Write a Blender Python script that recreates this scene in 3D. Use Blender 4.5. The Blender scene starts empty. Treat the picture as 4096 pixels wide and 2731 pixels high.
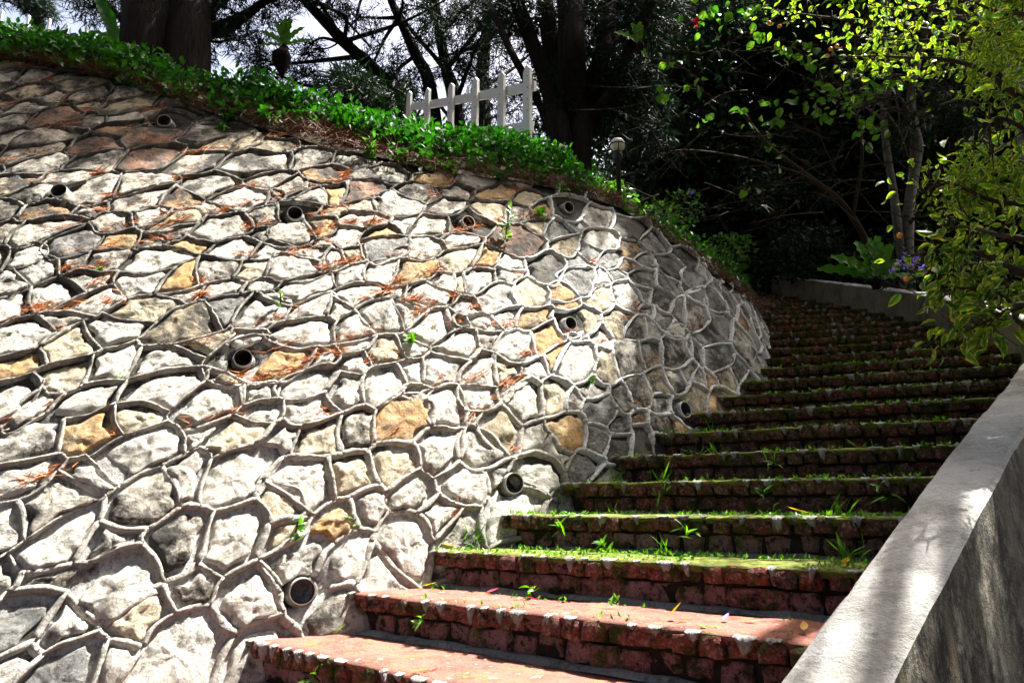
import bpy, math, random
import numpy as np
from mathutils import Vector, Matrix, noise as mnoise

rng = np.random.default_rng(11)
random.seed(5)
scn = bpy.context.scene
C = scn.collection

# ------------------------------------------------------------------ camera
F_PX, PITCH = 716.3, 0.22629
cam_d = bpy.data.cameras.new('camera'); cam = bpy.data.objects.new('camera', cam_d); C.objects.link(cam)
cam_d.sensor_width = 36.0; cam_d.lens = 36.0 * F_PX / 1024.0
cam_d.clip_start = 0.05; cam_d.clip_end = 600.0
cam.location = (0, 0, 0); cam.rotation_euler = (math.pi / 2 + PITCH, 0, 0)
scn.camera = cam

# ------------------------------------------------------------------ light
SUN_AZ, SUN_EL = math.radians(65.0), math.radians(64.0)
SUN = np.array([math.sin(SUN_AZ) * math.cos(SUN_EL), math.cos(SUN_AZ) * math.cos(SUN_EL), math.sin(SUN_EL)])
w = bpy.data.worlds.new('World'); scn.world = w; w.use_nodes = True
nt = w.node_tree; nt.nodes.clear()
wo = nt.nodes.new('ShaderNodeOutputWorld'); bg = nt.nodes.new('ShaderNodeBackground'); sk = nt.nodes.new('ShaderNodeTexSky')
sk.sky_type = 'NISHITA'; sk.sun_disc = False; sk.sun_elevation = SUN_EL; sk.sun_rotation = SUN_AZ
sk.air_density = 0.8; sk.dust_density = 10.0; sk.ozone_density = 0.4
bg.inputs['Strength'].default_value = 0.085
nt.links.new(sk.outputs[0], bg.inputs[0]); nt.links.new(bg.outputs[0], wo.inputs[0])
sd = bpy.data.lights.new('sun', 'SUN'); sd.energy = 5.0; sd.angle = math.radians(0.5); sd.color = (1.0, 0.965, 0.905)
so = bpy.data.objects.new('sun', sd); C.objects.link(so)
so.rotation_euler = Vector(-SUN).to_track_quat('-Z', 'Y').to_euler(); so.location = (0, 0, 30)
scn.view_settings.view_transform = 'Standard'; scn.view_settings.look = 'None'
scn.view_settings.gamma = 1.0; scn.view_settings.use_curve_mapping = False
scn.view_settings.exposure = 2.45
scn.cycles.max_bounces = 6; scn.cycles.diffuse_bounces = 3; scn.cycles.transmission_bounces = 3
scn.cycles.sample_clamp_indirect = 4.0

# ------------------------------------------------------------------ helpers
cP, sP = math.cos(PITCH), math.sin(PITCH)
DSP = 2.296875            # reading scale used for measured picture positions
def proj(p):
    p = np.asarray(p, float)
    y = p[..., 1] * cP + p[..., 2] * sP; z = -p[..., 1] * sP + p[..., 2] * cP
    y = np.where(np.abs(y) < 1e-6, 1e-6, y)
    return 512 + F_PX * p[..., 0] / y, 341 - F_PX * z / y, y
def at(u, v, Y):
    """point at distance Y (m) ahead of the camera seen at measured position (u, v)"""
    x = (u / DSP - 512) / F_PX; z = (341 - v / DSP) / F_PX
    d = np.array([x, cP - sP * z, sP + cP * z]); return d * (Y / d[1])
def unit(a):
    a = np.asarray(a, float); return a / np.maximum(np.linalg.norm(a, axis=-1, keepdims=True), 1e-9)
def hash3(i, j, k, s):
    h = (i * 374761393 + j * 668265263 + k * 2147483647 + s * 974634541) & 0xffffffff
    h = ((h ^ (h >> 13)) * 1274126177) & 0xffffffff
    return ((h ^ (h >> 16)) & 0xffff) / 65535.0
def vnoise(p, scale, seed=0):
    """value noise in -1..1 for an (n,3) array"""
    q = np.asarray(p, float) * scale; i = np.floor(q).astype(np.int64); f = q - i; f = f * f * (3 - 2 * f)
    r = 0
    for dx in (0, 1):
        for dy in (0, 1):
            for dz in (0, 1):
                wgt = (f[..., 0] if dx else 1 - f[..., 0]) * (f[..., 1] if dy else 1 - f[..., 1]) * (f[..., 2] if dz else 1 - f[..., 2])
                r = r + wgt * hash3(i[..., 0] + dx, i[..., 1] + dy, i[..., 2] + dz, seed)
    return r * 2 - 1
def fbm(p, scale, seed=0, o=3):
    return sum(vnoise(p, scale * 2 ** k, seed + k) / 2 ** k for k in range(o))

def mesh(name, v, f, mat=None, smooth=False, tint=None, uv=None):
    me = bpy.data.meshes.new(name)
    v = np.asarray(v, np.float32)
    if isinstance(f, np.ndarray): f = f.tolist()
    me.from_pydata(v.tolist(), [], f)
    for m in (mat if isinstance(mat, (list, tuple)) else [mat]):
        if m: me.materials.append(m)
    if smooth: me.polygons.foreach_set('use_smooth', np.ones(len(me.polygons), bool))
    if tint is not None:
        a = me.attributes.new('tint', 'FLOAT', 'POINT'); a.data.foreach_set('value', np.asarray(tint, np.float32))
    if uv is not None:
        a = me.attributes.new('across', 'FLOAT', 'POINT'); a.data.foreach_set('value', np.asarray(uv, np.float32))
    me.update(); return me
def link(name, me, parent=None, label=None, cat=None, group=None, kind=None, loc=None):
    o = bpy.data.objects.new(name, me); C.objects.link(o)
    if parent is not None: o.parent = parent
    if loc is not None: o.location = loc
    if label: o['label'] = label
    if cat: o['category'] = cat
    if group: o['group'] = group
    if kind: o['kind'] = kind
    return o
def thing(name, label, cat, loc=(0, 0, 0), group=None):
    return link(name, None, None, label, cat, group, None, tuple(float(a) for a in loc))
class Buf:
    """collects vertices and faces of one mesh"""
    def __init__(s): s.v = []; s.f = []; s.n = 0; s.t = []; s.u = []
    def add(s, v, f, tint=None, across=None):
        v = np.asarray(v, float); s.v.append(v)
        if isinstance(f, np.ndarray): s.f += (f + s.n).tolist()
        else: s.f += [[i + s.n for i in q] for q in f]
        s.n += len(v)
        s.t.append(np.full(len(v), .5) if tint is None else np.broadcast_to(np.asarray(tint, float), (len(v),)))
        s.u.append(np.zeros(len(v)) if across is None else np.asarray(across, float))
    def mesh(s, name, mat, smooth=False, origin=(0, 0, 0)):
        v = np.concatenate(s.v) - np.asarray(origin, float)
        return mesh(name, v, s.f, mat, smooth, np.concatenate(s.t), np.concatenate(s.u))
def tube(b, pts, rad, n=8, cap=True, wob=0.0, seed=0):
    pts = np.asarray(pts, float); m = len(pts); rad = np.broadcast_to(np.asarray(rad, float), (m,))
    t = unit(np.gradient(pts, axis=0)); ref = np.array([0.31, 0.17, 0.93]);
    a = unit(np.cross(t, ref)); c = np.cross(t, a)
    ang = np.arange(n) * 2 * math.pi / n
    ring = pts[:, None] + rad[:, None, None] * (a[:, None] * np.cos(ang)[None, :, None] + c[:, None] * np.sin(ang)[None, :, None])
    v = ring.reshape(-1, 3)
    if wob:
        nrm = unit(v - np.repeat(pts, n, 0)); v = v + nrm * (np.repeat(rad, n) * wob * fbm(v * np.array([1, 1, .35]), 5.0 / max(rad.max(), .05) * .12, seed))[:, None]
    f = [[i * n + j, i * n + (j + 1) % n, (i + 1) * n + (j + 1) % n, (i + 1) * n + j] for i in range(m - 1) for j in range(n)]
    if cap: f += [[j for j in range(n)][::-1], [(m - 1) * n + j for j in range(n)]]
    b.add(v, f)
def bez(pts, n=10):
    """Catmull-Rom through pts"""
    pts = np.asarray(pts, float)
    if len(pts) == 2: return pts[0] + (pts[1] - pts[0]) * np.linspace(0, 1, n)[:, None]
    q = np.vstack([2 * pts[0] - pts[1], pts, 2 * pts[-1] - pts[-2]]); out = []
    for i in range(1, len(q) - 2):
        t = np.linspace(0, 1, n, endpoint=(i == len(q) - 3))[:, None]
        a, b_, c, d = q[i - 1], q[i], q[i + 1], q[i + 2]
        out.append(.5 * (2 * b_ + (c - a) * t + (2 * a - 5 * b_ + 4 * c - d) * t * t + (3 * b_ - a - 3 * c + d) * t ** 3))
    return np.vstack(out)
def rdir(n, up=0.0):
    d = rng.normal(size=(n, 3)); d[:, 2] += up; return unit(d)
def leaves(b, P, D, N, L, W, kind='dia', droop=.2, tint=None):
    """adds many leaves: position, direction, normal, length, width"""
    P = np.asarray(P, float); n = len(P)
    if n == 0: return
    D = unit(D); S = unit(np.cross(D, N)); N = np.cross(S, D)
    L = np.broadcast_to(np.asarray(L, float), (n,))[:, None]; W = np.broadcast_to(np.asarray(W, float), (n,))[:, None]
    if tint is None: tint = rng.random(n)
    if kind == 'needle':
        V = [P - S * W / 2, P + S * W / 2, P + D * L - N * L * droop]; F = [[0, 1, 2]]; A = [0, 0, 0]
    elif kind == 'dia':
        V = [P, P + D * L * .45 + S * W / 2 + N * W * .18, P + D * L - N * L * droop, P + D * L * .45 - S * W / 2 + N * W * .18]
        F = [[0, 1, 2], [0, 2, 3]]; A = [0, 1, 0, 1]
    else:
        def pt(t, s): return P + D * L * t + S * W * s - N * L * droop * t * t + N * W * (.35 * abs(s) + .04)
        V = [pt(0, 0), pt(.2, .36), pt(.2, 0), pt(.2, -.36), pt(.5, .5), pt(.5, 0), pt(.5, -.5), pt(.8, .3), pt(.8, 0), pt(.8, -.3), pt(1, 0)]
        F = [[0, 1, 2], [0, 2, 3], [1, 4, 5, 2], [2, 5, 6, 3], [4, 7, 8, 5], [5, 8, 9, 6], [7, 10, 8], [8, 10, 9]]
        A = [0, .8, 0, .8, 1, 0, 1, .8, 0, .8, .6]
    m = len(V); v = np.stack(V, 1).reshape(-1, 3); base = (np.arange(n) * m)[:, None]
    f = []
    for q in F: f += (base + np.array(q)).tolist()
    b.add(v, f, np.repeat(tint, m), np.tile(A, n))

# ------------------------------------------------------------------ materials
def nodes(name):
    m = bpy.data.materials.new(name); m.use_nodes = True; t = m.node_tree; t.nodes.clear()
    o = t.nodes.new('ShaderNodeOutputMaterial'); p = t.nodes.new('ShaderNodeBsdfPrincipled')
    t.links.new(p.outputs[0], o.inputs[0]); return m, t, p, o
def N_(t, typ, **k):
    n = t.nodes.new(typ)
    for a, b_ in k.items():
        if hasattr(n, a): setattr(n, a, b_)
        else: n.inputs[a.replace('_', ' ')].default_value = b_
    return n
def pos(t, scale=(1, 1, 1)):
    g = t.nodes.new('ShaderNodeNewGeometry')
    if scale == (1, 1, 1): return g.outputs['Position']
    m = t.nodes.new('ShaderNodeMapping'); m.inputs['Scale'].default_value = scale
    t.links.new(g.outputs['Position'], m.inputs[0]); return m.outputs[0]
def noise(t, scale, detail=4, rough=.6, vec=None, lo=.4, hi=.6, dist=0.0):
    n = N_(t, 'ShaderNodeTexNoise', Scale=scale, Detail=detail, Roughness=rough, Distortion=dist)
    t.links.new(vec if vec is not None else pos(t), n.inputs['Vector'])
    r = N_(t, 'ShaderNodeMapRange'); r.inputs[1].default_value = lo; r.inputs[2].default_value = hi
    t.links.new(n.outputs[0], r.inputs[0]); return r.outputs[0]
def mixc(t, fac, a, b_):
    m = t.nodes.new('ShaderNodeMix'); m.data_type = 'RGBA'
    for sock, val in ((m.inputs[0], fac), (m.inputs[6], a), (m.inputs[7], b_)):
        if hasattr(val, 'links'): t.links.new(val, sock)
        elif isinstance(val, (int, float)): sock.default_value = val
        else: sock.default_value = (*val, 1)
    return m.outputs[2]
def mul(t, a, b_):
    m = N_(t, 'ShaderNodeMath', operation='MULTIPLY')
    for s, v in ((m.inputs[0], a), (m.inputs[1], b_)):
        if hasattr(v, 'links'): t.links.new(v, s)
        else: s.default_value = v
    return m.outputs[0]
def bump(t, p, h, dist=.01, strength=1.0, prev=None):
    n = N_(t, 'ShaderNodeBump', Strength=strength, Distance=dist); t.links.new(h, n.inputs['Height'])
    if prev is not None: t.links.new(prev, n.inputs['Normal'])
    t.links.new(n.outputs[0], p.inputs['Normal']); return n.outputs[0]
def attr(t, name):
    a = t.nodes.new('ShaderNodeAttribute'); a.attribute_name = name; return a.outputs['Fac']
def normal_z(t):
    g = t.nodes.new('ShaderNodeNewGeometry'); s = t.nodes.new('ShaderNodeSeparateXYZ'); t.links.new(g.outputs['Normal'], s.inputs[0]); return s.outputs[2]

def stone_mat(name, ca, cb, stain=(.1, .092, .08), amt=(.52, .66)):
    m, t, p, o = nodes(name)
    c = mixc(t, noise(t, 9, 4, .6, None, .35, .65), ca, cb)
    c = mixc(t, noise(t, 42, 4, .75, None, .54, .68), c, tuple(x * .5 for x in cb))
    c = mixc(t, noise(t, 5, 6, .75, None, *amt), c, stain)
    c = mixc(t, noise(t, 17, 5, .7, None, .6, .72), c, (.3, .27, .13))
    t.links.new(c, p.inputs['Base Color']); p.inputs['Roughness'].default_value = .85; p.inputs['Specular IOR Level'].default_value = .25
    n1 = bump(t, p, noise(t, 24, 7, .85, None, .2, .8), .03)
    bump(t, p, noise(t, 95, 3, .7, None, .2, .8), .006, 1, n1)
    return m
M = {}
M['white_stone'] = stone_mat('white_stone', (.85, .81, .72), (.7, .67, .58))
M['cream_stone'] = stone_mat('cream_stone', (.76, .68, .5), (.64, .55, .38))
M['orange_stone'] = stone_mat('orange_stone', (.62, .35, .13), (.6, .46, .27))
M['rust_stone'] = stone_mat('rust_stone', (.3, .14, .085), (.36, .22, .16))
M['grey_stone'] = stone_mat('grey_stone', (.38, .38, .36), (.26, .26, .245))
M['dark_stone'] = stone_mat('dark_stone', (.2, .19, .17), (.1, .1, .09))
for nm, ca, cb in (('white', (.76, .71, .6), (.55, .51, .43)), ('cream', (.66, .57, .4), (.5, .42, .28)), ('orange', (.56, .31, .13), (.5, .38, .23)), ('rust', (.34, .17, .1), (.4, .25, .18)), ('grey', (.42, .41, .39), (.28, .275, .26)), ('dark', (.17, .16, .145), (.09, .085, .08))):
    M[nm + '_stone_old'] = stone_mat('weathered_' + nm + '_stone', ca, cb, (.075, .069, .06), (.43, .57))  # weathering, deepened to stand in for shade high up and at the right
def mortar_mat(name, ca, cb, stain_lo, stain_hi, dark=(.035, .033, .03), moss=True, b=.006, graded=None):
    m, t, p, o = nodes(name)
    c = mixc(t, noise(t, 6, 4, .6, None, .35, .65), ca, cb)
    c = mixc(t, noise(t, 50, 3, .7, None, .5, .7), c, tuple(x * .6 for x in cb))
    c = mixc(t, noise(t, 4.3, 7, .75, None, stain_lo, stain_hi), c, dark)
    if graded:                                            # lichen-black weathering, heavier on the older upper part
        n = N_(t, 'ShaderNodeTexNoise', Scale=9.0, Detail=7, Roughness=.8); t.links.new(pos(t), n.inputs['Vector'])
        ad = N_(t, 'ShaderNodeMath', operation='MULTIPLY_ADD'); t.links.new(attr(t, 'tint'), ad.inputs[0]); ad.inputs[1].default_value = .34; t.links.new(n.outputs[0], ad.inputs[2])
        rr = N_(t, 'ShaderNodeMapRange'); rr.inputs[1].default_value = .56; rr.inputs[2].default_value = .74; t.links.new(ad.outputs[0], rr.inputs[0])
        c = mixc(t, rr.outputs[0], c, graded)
    if moss: c = mixc(t, noise(t, 2.2, 6, .75, None, .66, .74), c, (.05, .06, .012))
    t.links.new(c, p.inputs['Base Color']); p.inputs['Roughness'].default_value = .9; p.inputs['Specular IOR Level'].default_value = .2
    bump(t, p, noise(t, 40, 5, .75, None, .2, .8), b * 2)
    return m
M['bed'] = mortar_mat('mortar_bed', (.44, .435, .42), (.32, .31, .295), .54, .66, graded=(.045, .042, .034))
M['bead_old'] = mortar_mat('weathered_mortar', (.42, .395, .35), (.3, .285, .25), .54, .7, (.1, .094, .085), False, graded=(.1, .094, .084))
M['bead_new'] = mortar_mat('pale_mortar', (.66, .66, .65), (.52, .52, .51), .6, .74, (.1, .09, .08), False)
M['fillet'] = mortar_mat('step_mortar', (.3, .3, .29), (.2, .2, .19), .55, .68, (.03, .03, .025))
M['patch'] = mortar_mat('grey_mortar', (.34, .335, .31), (.26, .25, .23), .6, .75, (.06, .06, .04), False)

def brick_mat(name, ca, cb, moss_lo, moss_hi, red=False):
    m, t, p, o = nodes(name)
    oi = t.nodes.new('ShaderNodeObjectInfo')
    r = N_(t, 'ShaderNodeMath', operation='ADD'); t.links.new(oi.outputs['Random'], r.inputs[0]); t.links.new(attr(t, 'tint'), r.inputs[1])
    fr = N_(t, 'ShaderNodeMath', operation='FRACT'); t.links.new(r.outputs[0], fr.inputs[0])
    c = mixc(t, fr.outputs[0], ca, cb)
    c = mixc(t, noise(t, 60, 4, .7, None, .5, .62), c, (.34, .22, .2))
    c = mixc(t, noise(t, 26, 5, .75, None, .5, .62), c, (.018, .014, .011))
    c = mixc(t, noise(t, 8, 6, .75, None, moss_lo, moss_hi), c, (.035, .05, .006))
    c = mixc(t, noise(t, 19, 4, .7, None, .57, .67), c, (.10, .13, .012))
    t.links.new(c, p.inputs['Base Color']); p.inputs['Roughness'].default_value = .88; p.inputs['Specular IOR Level'].default_value = .25
    n1 = bump(t, p, noise(t, 38, 5, .8, None, .2, .8), .016)
    bump(t, p, noise(t, 110, 3, .7, None, .2, .8), .006, 1, n1)
    return m
M['nose'] = brick_mat('laterite_brick', (.25, .05, .025), (.21, .08, .065), .5, .6)
M['riser'] = brick_mat('purple_brick', (.26, .09, .07), (.34, .19, .18), .53, .63)
M['nose_moss'] = brick_mat('mossy_brick', (.2, .045, .024), (.17, .07, .055), .49, .6)
def tread_mat(name, lo, hi):
    m, t, p, o = nodes(name)
    v = pos(t, (1.0, 1.0, 1.0))
    c = mixc(t, noise(t, 5, 6, .75, v, .4, .62), (.38, .125, .08), (.26, .09, .07))
    c = mixc(t, noise(t, 12, 6, .75, v, .47, .6), c, (.12, .055, .035))
    c = mixc(t, noise(t, 24, 4, .7, v, .6, .68), c, (.36, .3, .26))
    mo = noise(t, 7, 7, .8, v, lo, hi)
    g = mixc(t, noise(t, 35, 4, .7, v, .35, .65), (.075, .11, .006), (.2, .22, .012))
    c = mixc(t, mo, c, g)
    t.links.new(c, p.inputs['Base Color']); p.inputs['Roughness'].default_value = .9
    n1 = bump(t, p, noise(t, 14, 6, .75, v, .2, .8), .02)
    bump(t, p, noise(t, 90, 4, .7, v, .2, .8), .006, 1, n1)
    return m
M['tread_red'] = tread_mat('red_tread', .55, .67)
M['tread_mid'] = tread_mat('half_mossy_tread', .30, .44)
M['tread_moss'] = tread_mat('mossy_tread', .22, .36)
def plain(name, col, rough=.6, spec=.4, var=.3, scale=8, bmp=0.0):
    m, t, p, o = nodes(name)
    c = mixc(t, noise(t, scale, 5, .7, None, .35, .65), col, tuple(x * (1 - var) for x in col))
    t.links.new(c, p.inputs['Base Color']); p.inputs['Roughness'].default_value = rough; p.inputs['Specular IOR Level'].default_value = spec
    if bmp: bump(t, p, noise(t, scale * 3, 5, .7, None, .2, .8), bmp)
    return m
M['soil'] = plain('soil', (.06, .04, .025), .95, .1, .5, 6, .03)
M['ground'] = plain('leaf_strewn_soil', (.05, .04, .025), .95, .1, .6, 3, .05)
M['core'] = plain('dark_step_core', (.035, .028, .02), .95, .1, .5, 20, .01)
M['pvc_in'] = plain('grimy_pipe_inside', (.1, .1, .09), .7, .2, .6, 14)  # bore coloured dark to stand in for the shade inside the pipe
M['pvc'] = plain('grey_pvc', (.5, .5, .49), .45, .4, .2, 12)
M['white_paint'] = plain('white_fence_paint', (.88, .88, .87), .45, .4, .08, 6)
M['bolt'] = plain('dark_bolt', (.02, .02, .022), .5)
M['iron'] = plain('black_iron', (.015, .015, .016), .4)
M['globe'] = plain('opal_globe', (.7, .68, .62), .2, .5, .15, 4)
def concrete(name, ca, cb, dark, lo, hi, streak=False):
    m, t, p, o = nodes(name)
    c = mixc(t, noise(t, 5, 5, .65, None, .35, .65), ca, cb)
    c = mixc(t, noise(t, 2.3, 7, .78, None, lo, hi), c, dark)
    c = mixc(t, noise(t, 30, 5, .75, None, .58, .7), c, tuple(x * .5 for x in cb))
    if streak:
        c = mixc(t, mul(t, noise(t, 9, 5, .7, pos(t, (1, 1, .2)), .44, .58), noise(t, 1.6, 4, .6, None, .4, .56)), c, (.012, .011, .008))
        c = mixc(t, noise(t, 11, 7, .8, None, .5, .6), c, (.2, .18, .14))
        c = mixc(t, noise(t, 14, 4, .7, pos(t, (1, 1, .2)), .58, .68), c, (.13, .11, .06))
    t.links.new(c, p.inputs['Base Color']); p.inputs['Roughness'].default_value = .85; p.inputs['Specular IOR Level'].default_value = .25
    n1 = bump(t, p, noise(t, 20, 6, .75, None, .2, .8), .008)
    bump(t, p, noise(t, 120, 3, .7, None, .2, .8), .003, 1, n1)
    return m
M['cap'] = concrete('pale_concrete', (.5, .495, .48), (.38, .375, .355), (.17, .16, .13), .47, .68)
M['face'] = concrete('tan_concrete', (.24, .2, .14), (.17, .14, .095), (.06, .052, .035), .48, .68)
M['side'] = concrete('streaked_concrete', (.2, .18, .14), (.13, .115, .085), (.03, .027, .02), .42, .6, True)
def leaf_mat(name, c1, c2, trans=.35, rough=.42, edge=None, spec=.4):
    m, t, p, o = nodes(name)
    c = mixc(t, attr(t, 'tint'), c1, c2)
    if edge:
        e = attr(t, 'across'); nz = noise(t, 55, 3, .6, None, .3, .7)
        ad = N_(t, 'ShaderNodeMath', operation='ADD'); t.links.new(e, ad.inputs[0]); t.links.new(nz, ad.inputs[1])
        rr = N_(t, 'ShaderNodeMapRange'); rr.inputs[1].default_value = .95; rr.inputs[2].default_value = 1.35; t.links.new(ad.outputs[0], rr.inputs[0])
        c = mixc(t, rr.outputs[0], c, edge)
    t.links.new(c, p.inputs['Base Color']); p.inputs['Roughness'].default_value = rough; p.inputs['Specular IOR Level'].default_value = spec
    if trans:
        tr = t.nodes.new('ShaderNodeBsdfTranslucent'); mx = t.nodes.new('ShaderNodeMixShader'); mx.inputs[0].default_value = trans
        hs = N_(t, 'ShaderNodeHueSaturation', Saturation=1.1, Value=1.7); t.links.new(c, hs.inputs['Color']); t.links.new(hs.outputs[0], tr.inputs[0])
        t.links.new(p.outputs[0], mx.inputs[1]); t.links.new(tr.outputs[0], mx.inputs[2]); t.links.new(mx.outputs[0], o.inputs[0])
    return m
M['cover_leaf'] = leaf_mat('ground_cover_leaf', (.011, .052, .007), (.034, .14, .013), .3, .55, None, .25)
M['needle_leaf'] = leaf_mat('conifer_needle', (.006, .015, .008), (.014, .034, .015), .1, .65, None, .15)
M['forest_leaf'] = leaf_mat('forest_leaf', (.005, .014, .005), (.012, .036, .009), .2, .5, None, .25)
M['bright_leaf'] = leaf_mat('sunlit_leaf', (.035, .12, .015), (.09, .19, .025), .4)  # light yellow-green leaf colour shared by several plants
M['vari_leaf'] = leaf_mat('variegated_leaf', (.025, .10, .02), (.10, .2, .02), .5, .42, (.36, .37, .05), .3)
M['fern_leaf'] = leaf_mat('fern_frond', (.06, .2, .015), (.12, .3, .02), .4, .4)
M['weed_leaf'] = leaf_mat('weed_leaf', (.045, .15, .014), (.13, .28, .03), .4)
M['needle_dead'] = leaf_mat('rust_needles', (.28, .08, .025), (.44, .17, .055), .1, .7)
M['twig_dead'] = leaf_mat('brown_twigs', (.08, .03, .018), (.16, .07, .04), .0, .8)
M['leaf_dead'] = leaf_mat('dead_leaf', (.3, .12, .03), (.55, .36, .06), .2, .6)
M['leaf_yellow'] = leaf_mat('yellow_leaf', (.5, .36, .03), (.6, .5, .05), .2, .6)
M['petal_red'] = leaf_mat('red_petal', (.5, .01, .05), (.65, .04, .12), .3)
M['petal_violet'] = leaf_mat('violet_petal', (.18, .12, .6), (.3, .22, .7), .3)
M['berry'] = plain('orange_berry', (.7, .28, .02), .35)
def bark(name, a, b_, s=9):
    m, t, p, o = nodes(name)
    v = pos(t, (1, 1, .18))
    c = mixc(t, noise(t, s, 6, .75, v, .4, .6), a, b_)
    t.links.new(c, p.inputs['Base Color']); p.inputs['Roughness'].default_value = .95; p.inputs['Specular IOR Level'].default_value = .1
    bump(t, p, noise(t, s * 1.6, 6, .75, v, .2, .8), .05); return m
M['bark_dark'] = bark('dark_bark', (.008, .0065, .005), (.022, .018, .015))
M['bark_grey'] = bark('grey_bark', (.13, .115, .095), (.06, .052, .042))
m, t, p, o = nodes('lichen_bark')
c = mixc(t, noise(t, 12, 5, .75, None, .45, .6), (.13, .125, .11), (.06, .054, .043)); c = mixc(t, noise(t, 30, 4, .7, None, .58, .66), c, (.05, .045, .035))
t.links.new(c, p.inputs['Base Color']); p.inputs['Roughness'].default_value = .9; M['bark_pale'] = m
M['twig'] = plain('grey_brown_twig', (.05, .038, .028), .9, .1, .4, 20)

# ------------------------------------------------------------------ the plan: a curved stair round a mound
CX, CY, TH0, DTH, DS, EYE, RISE = -8.5663, 9.6153, -.71217, .038253, -.0037, .53745, .165
NSTEP = 25
def theta(k):
    k = np.asarray(k, float); return TH0 + DTH * k * (1 + DS * np.clip(k, -5, 40))
def r_in(k):
    k = np.asarray(k, float); return np.where(k < 10, 9.866 + .1376 * np.clip(k, -20, 10), 11.24 + .05 * (np.clip(k, 10, 40) - 10))
_rk = np.linspace(-16, 30, 461)
_ro = np.interp(_rk, [-12, 0, 1, 3, 6, 8, 10, 14, 17, 20, 23.5, 30], [12.05, 12.18, 12.22, 12.34, 12.70, 12.98, 13.14, 13.14, 13.1, 13.04, 12.82, 12.4])
for _ in range(3): _ro = np.convolve(np.pad(_ro, 9, mode='edge'), np.ones(19) / 19, 'valid')
def r_out(k): return np.interp(k, _rk, _ro)
def zs(k): return np.asarray(k, float) * RISE - EYE
def P3(k, R, z, off=0.0):
    th = theta(k); R = np.asarray(R, float)
    return np.stack(np.broadcast_arrays(CX + R * np.cos(th) - off * np.sin(th), CY + R * np.sin(th) + off * np.cos(th), np.asarray(z, float)), -1)
# wall profile: steep at the foot, lying back towards the top
_h = np.linspace(-1, 6, 350); _al = np.radians(70 + (47 - 70) * np.clip(_h / 3.0, 0, 1)); _al = np.where(_h < 0, np.radians(72), _al)
_s = np.concatenate([[0], np.cumsum(np.diff(_h) / np.tan((_al[1:] + _al[:-1]) / 2))]); _s -= np.interp(0, _h, _s)
_b = np.concatenate([[0], np.cumsum(np.diff(_h) / np.sin((_al[1:] + _al[:-1]) / 2))]); _b -= np.interp(0, _h, _b)
_kk = np.linspace(-60, 45, 2000); _th = theta(_kk)
RA = 9.6
def k_of(a): return np.interp(np.asarray(a) / RA + TH0, _th, _kk)
def a_of(k): return (theta(k) - TH0) * RA
def zb(k): return np.maximum(np.asarray(k, float), -4) * RISE - EYE
def surf(a, b, n=0.0):
    """point of the wall face at arc length a and slope length b, n metres proud of it"""
    k = k_of(a); h = np.interp(b, _b, _h); th = np.asarray(a) / RA + TH0
    al = np.interp(h, _h, _al)
    R = r_in(k) - np.interp(h, _h, _s) + n * np.sin(al)
    return np.stack([CX + R * np.cos(th), CY + R * np.sin(th), zb(k) + h + n * np.cos(al)], -1)
def top_z(k):
    return np.interp(k, [-14, -2, -.9, .1, 1.1, 2.7, 3.6, 4.6, 5.9, 7.3, 8.3, 9.1, 10.2, 12, 14, 16.4, 20, 26],
                     [3.6, 3.3, 3.13, 2.98, 2.68, 2.46, 2.36, 2.32, 2.38, 2.43, 2.43, 2.24, 2.0, 1.97, 2.0, 2.17, 2.8, 3.8])
def b_top(a): k = k_of(a); return np.interp(top_z(k) - zb(k), _h, _b)
_ga, _gb = np.meshgrid(np.arange(-9, 7.2, .03), np.arange(-.3, 5.9, .03), indexing='ij')
_gu, _gv, _gd = proj(surf(_ga, _gb)); _front = _gd > .6
def on_wall(u, v):
    d = np.where(_front & (k_of(_ga) < 13), (_gu - u / DSP) ** 2 + (_gv - v / DSP) ** 2, 1e12); i = np.argmin(d)
    return _ga.flat[i], _gb.flat[i]
def wall_normal(a, b):
    e = .02; return unit(np.cross(surf(a + e, b) - surf(a - e, b), surf(a, b + e) - surf(a, b - e)))

# ------------------------------------------------------------------ where the sun reaches
def sheared(p): p = np.asarray(p, float); return p[..., :2] - SUN[:2] / SUN[2] * p[..., 2:3]
def want_shade(u, v):
    """share of shade read from the photograph on the wall face and steps (u, v in reading scale)"""
    s = np.zeros_like(u)
    s = np.where((u > np.interp(v, [430, 560, 650, 900, 1200], [1120, 1210, 1260, 1330, 1300])), .72, s)
    s = np.where((u > 1220) & (u < 1420) & (v > 600) & (v < 860), .12, s)
    s = np.where((u > 1430) & (v > 780) & (v < 960) & (u < 1560), .35, s)
    s = np.where((u > np.interp(v, [860, 1120], [1180, 1190])) & (u < 1360) & (v > 880) & (v < 1120), .6, s)
    s = np.where((v < np.interp(u, [0, 450, 800, 1200], [330, 330, 400, 500])) & (s < .3), .5, s)
    s = np.where(np.hypot((u - 170) / 430, (v - 275) / 88) < 1, .75, s)
    s = np.where(np.hypot((u - 1150) / 200, (v - 470) / 50) < 1, .7, s)
    return s
GRID = .07
def cells(p): return set(map(tuple, np.floor(sheared(p) / GRID).astype(int)))
_wk = k_of(_ga)
_m = _front & (_gb > 0) & (_gb < b_top(_ga)) & (_gu > -120) & (_gu < 800) & (_gv < 760)
_ws = want_shade(_gu * DSP, _gv * DSP)
LIT = cells(surf(_ga, _gb)[_m & (_ws < .3)])
SHADE_PTS = surf(_ga, _gb)[_m & (_ws > .55)][::9]
TOP_PTS = surf(_ga, _gb)[_m & (_ws > .55) & (_gu < 290)][::7]
_sp = []
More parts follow.
